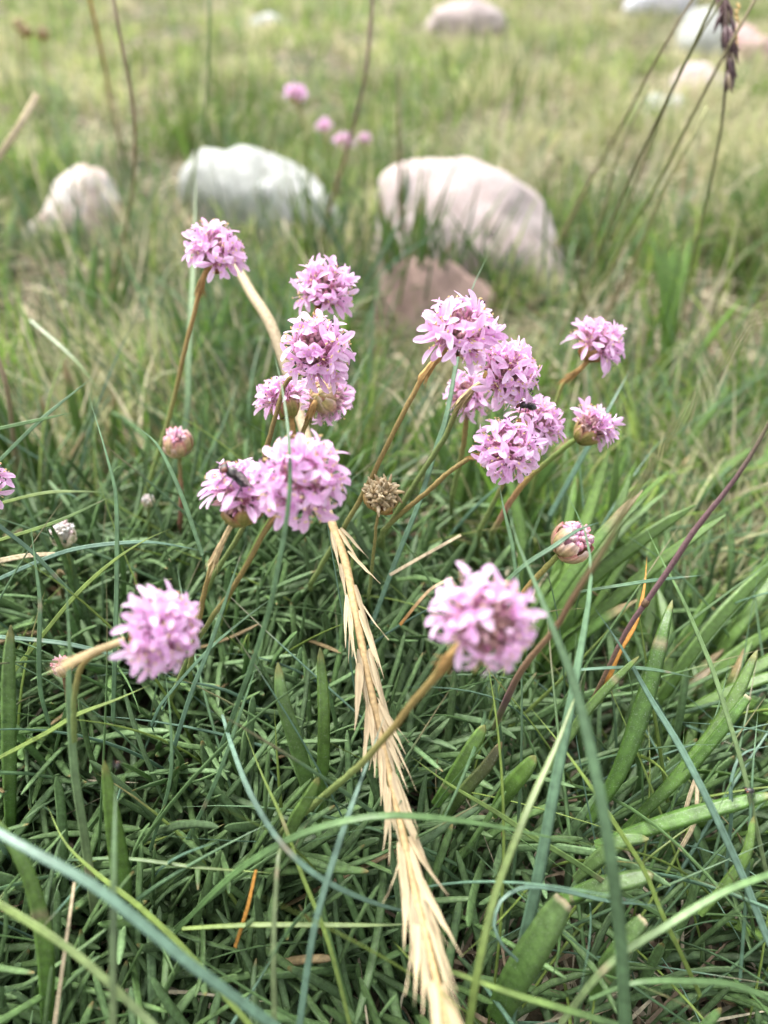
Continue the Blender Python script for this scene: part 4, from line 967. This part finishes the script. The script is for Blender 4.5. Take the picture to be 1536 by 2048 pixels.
BROWNB = [bract_mesh(k, .0052, (.08 + .22 * (k % 3), 1.05 + .30 * (k % 3)), .46, (.30, .19, .06), (.42, .27, .09), (.60, .42, .22) if k % 3 else (.45, .08, .07)) for k in range(6)]
GREENB = [bract_mesh(k + 10, .0052, (.08 + .3 * (k % 3), 1.2 + .30 * (k % 3)), .50, (.24, .25, .07), (.38, .30, .10), (.62, .34, .26) if k % 2 else (.48, .16, .13)) for k in range(6)]
REDB = [bract_mesh(k + 20, .0052, (.08 + .5 * (k % 3), 1.55 + .42 * (k % 3)), .50, (.38, .34, .12), (.66, .42, .30), (.90, .72, .66) if k % 2 else (.66, .26, .26), .3) for k in range(6)]
WHITEB = [bract_mesh(k + 30, .0052, (.08 + .45 * (k % 3), 1.25 + .42 * (k % 3)), .52, (.36, .36, .14), (.66, .62, .46), (.74, .60, .52)) for k in range(6)]

def core_mesh(seed, Rc, spread, cols, nb=110, length=.0022, rad=.0006, curl=.0005):
    """the mass of papery calyces and unopened buds in the middle of the head"""
    rg = np.random.default_rng(seed); A = Acc()
    V, F = ICO2
    A.add(V * Rc * .9, [F], np.asarray(cols[0]) * .75)
    g_ = math.pi * (3 - math.sqrt(5))
    for k in range(nb):
        zz = 1 - (1 - math.cos(spread)) * (k + .5) / nb
        a = k * g_; s = math.sqrt(max(0, 1 - zz * zz))
        d = unit(np.array([s * math.cos(a), s * math.sin(a), zz]) + rg.normal(0, .10, 3))
        L = length * rg.uniform(.6, 1.3); b = d * Rc * .85; bend = rg.normal(0, curl, 3)
        pp = np.array([b, b + d * L * .4, b + d * L * .8 + bend * .5, b + d * L * 1.15 + bend])
        c = np.asarray(cols[rg.integers(len(cols))]) * rg.uniform(.75, 1.2)
        A.add(*tube(pp, rad * np.array([.7, 1.15, 1.0, .35]) * rg.uniform(.7, 1.2), c, 5))
    return A.mesh('calyx_cluster', M_BRACT)
ICO2 = ico(2)
CALC = [(.55, .36, .30), (.62, .42, .42), (.46, .28, .24), (.70, .50, .48), (.62, .30, .42)]
CORES = [core_mesh(k, .0050, 1.75, CALC) for k in range(3)]
DEADC = [core_mesh(10 + k, .0047, 2.1, [(.58, .46, .27), (.70, .58, .38), (.46, .34, .19)], 170, .0014, .00062, .0010) for k in range(2)]
BUDC = core_mesh(20, .0044, 1.15, [(.78, .42, .60), (.72, .34, .40), (.80, .60, .62)], 70, .0016, .0008)
BUDW = core_mesh(21, .0046, 1.3, [(.75, .70, .62), (.78, .62, .62), (.8, .78, .75)], 60, .0016, .0008)

def axis_matrix(c, axis, scale, spin):
    z = unit(np.asarray(axis, float)); x = unit(np.cross(UP * .2 + RT, z)); y = np.cross(z, x)
    m = Matrix(((x[0], y[0], z[0], c[0]), (x[1], y[1], z[1], c[1]), (x[2], y[2], z[2], c[2]), (0, 0, 0, 1)))
    return m @ Matrix.Rotation(spin, 4, 'Z') @ Matrix.Scale(scale, 4)

STB = np.array([.23, .17, .06]); STG = np.array([.16, .21, .065]); STR = np.array([.22, .10, .07])
def stalk_and_sheath(root, org, stem, wpx, cols, sheath, sheath_col, seed, sheath_to=None):
    """stem: pixel points from the head down; sheath: how many metres of the top carry a papery sleeve"""
    rg = np.random.default_rng(seed)
    P3 = np.array([at(*p) for p in stem]); n = 34; P = spline(P3, n)
    dep = (P - CAMP) @ FW
    r = wpx / 2 * (stem[0][2]) / FPX * np.linspace(.88, 1.08, n) * (1 + rg.normal(0, .035, n))
    P = P + rg.normal(0, .00007, P.shape)
    cols = np.asarray(cols, float)
    C = np.stack([np.interp(np.linspace(0, 1, n), np.linspace(0, 1, len(cols)), cols[:, k]) for k in range(3)], -1)
    V, F, CC = tube(P, r, C, 8)
    A = Acc().add(V, F, CC)
    if P[-1][2] > gz(P[-1][0], P[-1][1]) + .006: A.add(*root_down(P[-1], r[-1], C[-1], 8))
    link('stalk', A.mesh('stalk', M_STEM, org), root)
    if sheath > 0:
        d = np.concatenate([[0], np.cumsum(np.linalg.norm(np.diff(P, axis=0), axis=1))])
        k = 9; q = np.stack([np.interp(np.linspace(0, sheath, k), d, P[:, a]) for a in range(3)], -1)
        if sheath_to is not None: q = spline(np.array([P[0], (P[0] + at(*sheath_to)) / 2 + UP * .0004, at(*sheath_to)]), k)
        ns = 16
        V, F, CC = tube(q, r[0] * np.interp(np.linspace(0, 1, k), [0, .25, .75, 1], [1.5, 1.22, 1.3, 1.5]), sheath_col, ns, cap=False)
        V = V.reshape(k, ns, 3); T = unit(q[-1] - q[-2])
        jag = rg.uniform(-.0026, .0036, ns)
        jag[::2] += .0020
        V[-2] += T[None] * (jag * .35)[:, None]
        V[-1] += T[None] * jag[:, None]; V[-1] += (V[-1] - q[-1] - T * jag[:, None]) * rg.uniform(-.3, .35, (ns, 1))
        stripes = (1 + rg.normal(0, .24, (1, ns, 1))) * (1 + rg.normal(0, .05, (k, 1, 1)))
        CC = (CC.reshape(k, ns, 3) * stripes).reshape(-1, 3)
        A = Acc().add(V.reshape(-1, 3), F, CC)
        for f in range(11):
            j0 = rg.integers(ns); b = V[k - 4, j0]; rad = unit(b - q[k - 4]); L = rg.uniform(.004, .0085) * (q[-1] - q[0]).dot(T) / .011
            pp = spline(np.array([b, b + T * L * .5 + rad * r[0] * rg.uniform(.1, .5), b + T * L + rad * r[0] * rg.uniform(.2, 2.6)]), 5)
            A.add(*tube(pp, r[0] * np.array([.22, .26, .22, .16, .05]), np.asarray(sheath_col) * rg.uniform(.7, 1.3), 4))
        link('sheath', A.mesh('sheath', M_STRAW, org), root)
    return P

GOLD = np.array([.40, .25, .09]); CREAM = np.array([.62, .48, .26])
def flower(px, py, d, diam, axis, stem, label, seed, style='open', nflo=22, wpx=11, cols=None, sheath=.012, sheath_col=None, tilt=(12, 36), thmin=.35, thmax=1.75, gap=None, bracts='brown', detail=True, cat='flower', group='pink thrift flowers', name='thrift_flower', core=None, fscale=1.0, sheath_to=None):
    rg = np.random.default_rng(seed)
    c = at(px, py, d); ax = cdir(*axis)
    s = diam / .0215
    foot = at(*stem[-1])
    foot = np.array([foot[0], foot[1], max(foot[2], float(gz(foot[0], foot[1])))])
    root = thing(name, foot, label, cat, group)
    org = foot
    # the stalk starts inside the bracts
    st = [stem_pt for stem_pt in stem]
    P3 = at(*st[0])
    stalk_and_sheath(root, org, st, wpx, cols if cols is not None else [STB, STB, STG, STG], sheath, GOLD if sheath_col is None else sheath_col, seed, sheath_to)
    H = axis_matrix(c - org, ax, s, rg.uniform(0, 6))
    # bracts round the base
    bs = {'brown': BROWNB, 'green': GREENB, 'red': REDB, 'white': WHITEB}[bracts]
    nb = 13
    for k in range(nb):
        mt = H @ Matrix.Translation((0, 0, -.0004)) @ Matrix.Rotation(k * 2.399 + rg.normal(0, .1), 4, 'Z') @ Matrix.Scale(.98 + .05 * (k % 4), 4)
        link('bract', bs[rg.integers(len(bs))], root, mtx=mt)
    # neck between the stalk and the bracts
    if style in ('open', 'dead', 'bud'):
        cm = core if core is not None else {'open': CORES[seed % 3], 'dead': DEADC[seed % 2], 'bud': BUDC}[style]
        co = link('calyx_cluster', cm, root, mtx=H); co['kind'] = 'stuff'
    if style == 'open':
        g_ = math.pi * (3 - math.sqrt(5)); k = 0; placed = 0
        pts = []
        c0, c1 = math.cos(thmin), math.cos(thmax)
        nflo = max(10, int(nflo * .95))
        for k in range(nflo):
            zz = c0 + (c1 - c0) * (k + .5) / nflo
            th = math.acos(zz) + rg.normal(0, .06); a = k * g_ + rg.normal(0, .15)
            dv = np.array([math.sin(th) * math.cos(a), math.sin(th) * math.sin(a), math.cos(th)])
            if gap is not None:
                w_ = np.array(H.to_3x3() @ Vector(dv)); w_ = unit(w_)
                if w_ @ cdir(*gap[:3]) > math.cos(gap[3]) and rg.random() < gap[4]: continue
            pts.append(dv)
        for dv in pts:
            z = unit(dv + np.array([0, 0, .22])); x = unit(np.cross(np.array([.3, .9, .1]), z)); y = np.cross(z, x)
            o_ = dv * .0069 * rg.uniform(.92, 1.12)
            fs = rg.uniform(.86, 1.12) * fscale
            fm = Matrix(((x[0], y[0], z[0], o_[0]), (x[1], y[1], z[1], o_[1]), (x[2], y[2], z[2], o_[2]), (0, 0, 0, 1))) @ Matrix.Rotation(rg.uniform(0, 6.28), 4, 'Z') @ Matrix.Scale(fs, 4)
            f = link('floret', TUBES[rg.integers(4)], root, mtx=H @ fm)
            op = R(rg.uniform(*tilt)); closed = rg.random() < .10
            if closed: op = R(rg.uniform(60, 75))
            for q in range(5):
                pm = Matrix.Rotation(q * 1.2566 + rg.normal(0, .12), 4, 'Z') @ Matrix.Translation((.0010, 0, 0)) @ Matrix.Rotation(-(op + rg.normal(0, .12)), 4, 'Y') @ Matrix.Rotation(rg.normal(0, .18), 4, 'X')
                link('petal', PETALS[rg.integers(len(PETALS))], f, mtx=pm)
            if detail: link('stamen', STAMENS[rg.integers(6)], f, mtx=Matrix.Identity(4))
    return root, c, ax

fl = flower
fl(430, 508, .260, 0.0200, (.35, .62, .55), [(420, 530, .262), (405, 560, .263), (385, 640, .266), (365, 720, .27), (345, 810, .277), (325, 880, .284), (300, 960, .295), (280, 1030, .31)], 'leftmost open pink flower head in front of the white boulder', 1, wpx=10, cols=[GOLD * .8, STB, STG * 1.3, STG * 1.4], sheath=.009, sheath_col=GOLD * .85)
fl(648, 580, .252, 0.0191, (.15, .5, .8), [(640, 600, .255), (625, 650, .258), (600, 800, .268), (560, 950, .28)], 'pink flower head just behind the topmost of the front pair', 2, wpx=10)
fl(633, 703, .214, 0.0202, (.22, .30, .92), [(612, 740, .219), (588, 752, .220), (572, 764, .221), (553, 825, .223), (535, 890, .226), (512, 990, .232), (482, 1063, .236), (423, 1160, .246), (390, 1240, .254)], 'sharp pink flower head with a dry centre beside the straw stalk', 3, nflo=22, wpx=11, cols=[STB * .8, STB * .7, STG * .8, STG], sheath=0, gap=(.15, .40, .9, .40, .9))
fl(568, 808, .236, .0165, (-.30, .75, .1), [(582, 835, .237), (585, 860, .238), (570, 940, .245), (550, 1020, .26)], 'half hidden pink flower head low on the left with a green brown base', 4, nflo=16, thmax=1.35, bracts='green', sheath=.006)
fl(648, 795, .242, .0170, (.25, -.05, -.75), [(640, 790, .239), (625, 815, .238), (600, 880, .242), (570, 960, .255)], 'small pink flower head turned away with its brown base showing', 5, nflo=16, thmax=1.5, bracts='red', sheath=.006)
fl(915, 670, .208, 0.0201, (.32, .42, .85), [(902, 690, .212), (890, 705, .213), (872, 722, .214), (850, 748, .215), (800, 840, .219), (760, 920, .224), (720, 1000, .230), (690, 1050, .236), (655, 1110, .244), (620, 1170, .254)], 'large sharp pink flower head with ragged golden sheath', 6, nflo=23, wpx=12, cols=[GOLD * .8, STB, STB * .9, STG, STG], sheath=.0105, thmax=1.55, gap=(.05, .5, .85, .42, .9))
fl(1008, 748, .222, 0.0191, (.62, .15, .6), [(985, 762, .226), (960, 768, .227), (938, 785, .228), (918, 808, .229), (894, 866, .233), (862, 918, .237), (831, 966, .241), (800, 1015, .247), (760, 1080, .257)], 'pink flower head tucked below the large sharp one with a fuzzy straw sheath', 7, nflo=24, wpx=12, cols=[STB, STG * .8, STG * .75, STG * .8], sheath=.011, sheath_col=CREAM * .8)
fl(940, 790, .252, .0165, (-.2, .3, .6), [(945, 800, .253), (935, 830, .254), (925, 900, .26), (905, 990, .275)], 'blurred pink flower head behind the fuzzy straw sheath', 8, nflo=14, sheath=.0)
fl(1013, 898, .206, 0.0170, (.12, .22, .95), [(985, 912, .211), (960, 913, .211), (940, 916, .212), (915, 932, .213), (894, 947, .214), (856, 982, .218), (815, 1016, .223), (765, 1062, .232)], 'lowest sharp pink flower head of the centre right cluster', 9, nflo=24, wpx=11, cols=[STB, STB, STB * .9, STG], sheath=.0045, sheath_col=GOLD, gap=(.0, .40, .9, .40, .9))
fl(1070, 846, .240, .0170, (.5, .45, .35), [(1058, 860, .241), (1040, 890, .243), (1000, 980, .25), (960, 1060, .262)], 'bright pink flower head with a dark fly behind the lowest sharp one', 10, nflo=18, sheath=.0)
fl(1190, 692, .262, 0.0187, (.30, .42, .25), [(1180, 712, .264), (1166, 733, .265), (1148, 748, .267), (1128, 765, .268), (1105, 830, .275), (1080, 920, .287), (1060, 1000, .30)], 'rightmost large blurred pink flower head seen from below', 11, nflo=22, wpx=9, cols=[GOLD, STG * 1.3, YGR * .8, STG], sheath=.0105, gap=(-.1, -.25, .9, .42, 1))
fl(1178, 862, .248, 0.0166, (.62, .50, .05), [(1150, 880, .249), (1134, 891, .250), (1097, 922, .252), (1059, 954, .255), (1025, 997, .26), (985, 1065, .27)], 'half open pink flower head with a swollen green base at the right', 12, nflo=18, thmax=1.25, wpx=13, cols=[YGR * .75, YGR * .7, GOLD * .9, STR * 1.6, STG], sheath=0, bracts='green')
fl(965, 1243, .146, 0.0184, (.28, .30, .9), [(925, 1285, .151), (905, 1308, .152), (880, 1342, .154), (830, 1400, .160), (775, 1470, .168), (720, 1530, .176), (650, 1590, .188), (590, 1640, .200), (545, 1680, .215)], 'nearest blurred pink flower head with a bare brownish centre', 13, nflo=22, wpx=17, cols=[STB * 1.1, STB, STG, STG, STG], sheath=.0060, sheath_col=GOLD * .9, gap=(.15, -.12, .95, .72, .97))
fl(308, 1262, .162, 0.0176, (.80, .05, .5), [(250, 1282, .166), (230, 1290, .166), (202, 1302, .168), (176, 1318, .170), (158, 1346, .172), (149, 1400, .175), (148, 1460, .179), (150, 1540, .19)], 'near pink flower head nodding right from a bent stalk at the left', 14, nflo=24, wpx=12, cols=[CREAM * .7, STB, STG, STG * 1.1, STG], sheath=.0095, sheath_col=CREAM * 1.05, thmax=1.4, sheath_to=(138, 1327, .164))
fl(485, 1005, .192, 0.0203, (.08, .88, .38), [(470, 1040, .195), (462, 1052, .196), (445, 1085, .197), (424, 1131, .199), (408, 1190, .203), (393, 1265, .209), (378, 1340, .22)], 'pink flower head seen from the side carrying the large dark fly', 15, nflo=20, wpx=11, cols=[CREAM * .8, STB, STB, STG], sheath=.0125, sheath_col=CREAM * .9, thmax=1.2, bracts='green')
fl(605, 962, .180, 0.0206, (.12, .28, .95), [(582, 1000, .185), (565, 1012, .186), (527, 1068, .189), (490, 1137, .194), (459, 1187, .199), (421, 1240, .206), (380, 1310, .217), (340, 1400, .232)], 'large pink flower head crossed by a thin green blade', 16, nflo=24, wpx=12, cols=[STB, STB * .9, STG, STG], sheath=.0045, sheath_col=GOLD * .8, gap=(.1, .3, .9, .32, .9))
fl(-46, 962, .21, .0165, (.1, .7, .6), [(-20, 980, .212), (-25, 1040, .216), (-30, 1150, .228)], 'pink flower head cut off by the left edge of the picture', 17, nflo=16, sheath=0)
# far away in the meadow
fl(592, 190, .76, .022, (.1, .8, .5), [(596, 205, .762), (606, 240, .766), (612, 290, .772), (614, 330, .785)], 'far pink flower head, topmost of the four beyond the boulders', 18, nflo=12, wpx=5, sheath=0, detail=False)
fl(648, 255, .80, .017, (-.1, .8, .4), [(648, 268, .802), (650, 300, .806), (652, 335, .82)], 'far bright pink flower head in the middle of the four beyond the boulders', 19, nflo=10, wpx=5, sheath=0, detail=False, bracts='red')
fl(688, 286, .80, .021, (.2, .6, .6), [(690, 298, .802), (694, 330, .806), (694, 360, .82)], 'far pale pink flower head, lowest of the four beyond the boulders', 20, nflo=11, wpx=5, sheath=0, detail=False)
fl(730, 279, .82, .013, (.1, .8, .5), [(731, 290, .822), (733, 330, .826), (732, 365, .84)], 'far smallest whitish pink flower head by the boulder gap', 21, nflo=9, wpx=5, sheath=0, detail=False)
# buds and dead heads
bud = dict(style='bud', cat='flower bud', group='thrift flower buds', name='thrift_bud')
fl(1146, 1082, .206, .0190, (.50, .62, .45), [(1128, 1102, .208), (1118, 1110, .209), (1085, 1142, .211), (1055, 1175, .214), (1000, 1255, .222), (950, 1340, .235)], 'plump pink tipped bud behind the tall ribbed blade', 31, wpx=13, cols=[YGR * .75, GOLD * .8, STR * 1.5, STG], sheath=0, bracts='red', **bud)
fl(355, 884, .27, .0185, (0, .85, .45), [(357, 898, .271), (360, 940, .274), (363, 985, .278), (360, 1050, .29)], 'round red bud left of the fly flower', 32, wpx=9, cols=[YGR * .7, STR * 1.4, STR], sheath=0, bracts='red', **bud)
fl(126, 1068, .255, .0150, (-.15, .9, .3), [(128, 1082, .256), (136, 1110, .258), (142, 1160, .265)], 'small white bud behind a thin blade at the left', 33, wpx=8, cols=[STG, STG], sheath=0, bracts='white', core=BUDW, **bud)
fl(296, 1001, .29, .0085, (0, .9, .4), [(296, 1008, .291), (298, 1040, .295), (300, 1090, .305)], 'tiny pinkish bud deep between the white and red buds', 34, wpx=6, cols=[STG, STG], sheath=0, bracts='white', core=BUDW, **bud)
fl(124, 1332, .215, .0110, (-.2, .6, .5), [(126, 1342, .216), (132, 1380, .22), (140, 1440, .23)], 'small dark red bud behind the papery sheath', 35, wpx=8, cols=[STR, STG], sheath=0, bracts='red', **bud)
dead = dict(style='dead', cat='dead flower', group='withered flower heads', name='dead_flower_head')
fl(763, 990, .224, .0185, (.15, .62, .6), [(760, 1012, .226), (754, 1040, .227), (748, 1100, .232), (738, 1190, .242)], 'brown dried flower head in the centre', 41, wpx=7, cols=[STB, STG], sheath=0, bracts='brown', **dead)
fl(38, 48, .95, .024, (0, .8, .4), [(38, 60, .952), (40, 110, .957), (42, 170, .97)], 'far orange withered head, highest of three in the top left corner', 42, wpx=4, cols=[STB, STG], sheath=0, detail=False, **dead)
fl(52, 62, .95, .024, (0, .8, .4), [(52, 74, .952), (54, 124, .957), (55, 180, .97)], 'far orange withered head, middle one of three in the top left corner', 43, wpx=4, cols=[STB, STG], sheath=0, detail=False, **dead)
fl(86, 66, .95, .026, (0, .8, .4), [(86, 80, .952), (90, 130, .957), (92, 190, .97)], 'far orange withered head nearest the orange stalk at the top left', 44, wpx=4, cols=[STB, STG], sheath=0, detail=False, **dead)

# ------------------------------------------------------------------ insects
def insect(px, py, d, L, fwd, up, label, wings=True, seed=0, name='fly'):
    """L: body length. one continuous body turned round its axis, with eyes, wings and legs of their own"""
    c = at(px, py, d)
    x = cdir(*fwd); z = cdir(*up); z = unit(z - x * (z @ x)); y = np.cross(z, x)
    root = thing(name, c, label, 'insect', 'insects')
    def W(p): p = np.asarray(p, float) * L; return p[..., :1] * x + p[..., 1:2] * y + p[..., 2:] * z
    t = np.array([-.55, -.52, -.45, -.33, -.2, -.1, -.04, .02, .1, .2, .27, .3, .33, .38, .44, .48, .49])
    r = np.array([.01, .06, .12, .17, .18, .15, .10, .14, .18, .17, .11, .07, .11, .16, .14, .07, .01])
    zc = np.interp(t, [-.55, -.2, .1, .3, .49], [-.06, -.01, .03, .0, -.05])
    P = np.stack([t, t * 0, zc], -1); ns = 14; a = np.linspace(0, 2 * np.pi, ns, endpoint=False)
    V = np.stack([np.repeat(t[:, None], ns, 1), r[:, None] * np.cos(a)[None] * 1.05, zc[:, None] + r[:, None] * np.sin(a)[None]], -1).reshape(-1, 3)
    rg = np.random.default_rng(seed)
    C = np.full((len(V), 3), .022); stripe = ((np.cos(a * 1)[None] * 9).astype(int) % 2 == 0) & (t[:, None] > -.02) & (t[:, None] < .28) & (np.sin(a)[None] > .2)
    C[stripe.ravel()] = (.12, .11, .10)
    band = ((t[:, None] < -.1) & ((t[:, None] * 18).astype(int) % 2 == 0) & np.ones((1, ns), bool)).ravel(); C[band] = (.075, .07, .065)
    i, j = np.meshgrid(np.arange(len(t) - 1), np.arange(ns), indexing='ij')
    q = np.stack([i * ns + j, (i + 1) * ns + j, (i + 1) * ns + (j + 1) % ns, i * ns + (j + 1) % ns], -1).reshape(-1, 4)
    link('body', make_mesh('body', W(V), [q], C, M_FLY), root)
    VI, FI = ICO2
    for s in (-1, 1):
        link('eye', make_mesh('eye', W(VI * np.array([.09, .09, .12]) + np.array([.40, s * .12, .0])), [FI], np.full((len(VI), 3), 1) * np.array([.16, .05, .03]), M_FLY), root)
        if wings:
            tt = np.linspace(0, 1, 9); wl = .82; ang = .42
            up_ = .16
            ax_ = np.array([-math.cos(ang), s * math.sin(ang), .02]); sd = np.array([math.sin(ang) * .9, s * math.cos(ang) * .9, -.45])
            wd = .30 * np.sin(np.clip(tt * 1.08 + .1, 0, 1.02) * 3.05) ** .7
            A_ = np.array([.12, s * .08, up_]) + tt[:, None] * wl * ax_ + sd * (wd * .35)[:, None]
            B_2 = np.array([.12, s * .08, up_]) + tt[:, None] * wl * ax_ - sd * (wd * .45)[:, None] * .7
            V2 = np.stack([A_, (A_ + B_2) / 2 + np.array([0, 0, .02]), B_2], 1).reshape(-1, 3)
            i, j = np.meshgrid(np.arange(8), np.arange(2), indexing='ij')
            q = np.stack([i * 3 + j, (i + 1) * 3 + j, (i + 1) * 3 + j + 1, i * 3 + j + 1], -1).reshape(-1, 4)
            link('wing', make_mesh('wing', W(V2), [q], None, M_WING), root)
        for k, (bx, kx, fx) in enumerate(((.20, .34, .36), (.08, .08, .10), (-.02, -.22, -.36))):
            pp = np.array([[bx, s * .10, -.08], [kx, s * .34, .02], [(kx + fx) / 2, s * .42, -.26], [fx, s * .46, -.46]])
            V3, F3, C3 = tube(W(spline(pp, 9)), L * np.interp(np.linspace(0, 1, 9), [0, .4, 1], [.030, .026, .012]), .018, 5)
            link('leg', make_mesh('leg', V3, F3, C3, M_FLY), root)
    return root
insect(470, 950, .1815, .0080, (-.62, .45, .5), (.3, .75, .55), 'large dark fly with grey wings on top of the side view flower', seed=1)
insect(1052, 811, .2235, .0060, (-.9, .08, .1), (.1, .9, .35), 'small blurred fly on the pink flower behind the lowest sharp one', seed=2)
insect(1500, 1581, .196, .0030, (-.8, .1, .4), (.1, .8, .6), 'tiny black insect on the long leaf at the right', False, 3, name='small_insect')
insect(235, 1531, .178, .0022, (.2, .9, .3), (.4, .2, .9), 'tiny brown insect on the tip of the wide yellow tipped leaf', False, 4, name='small_insect')
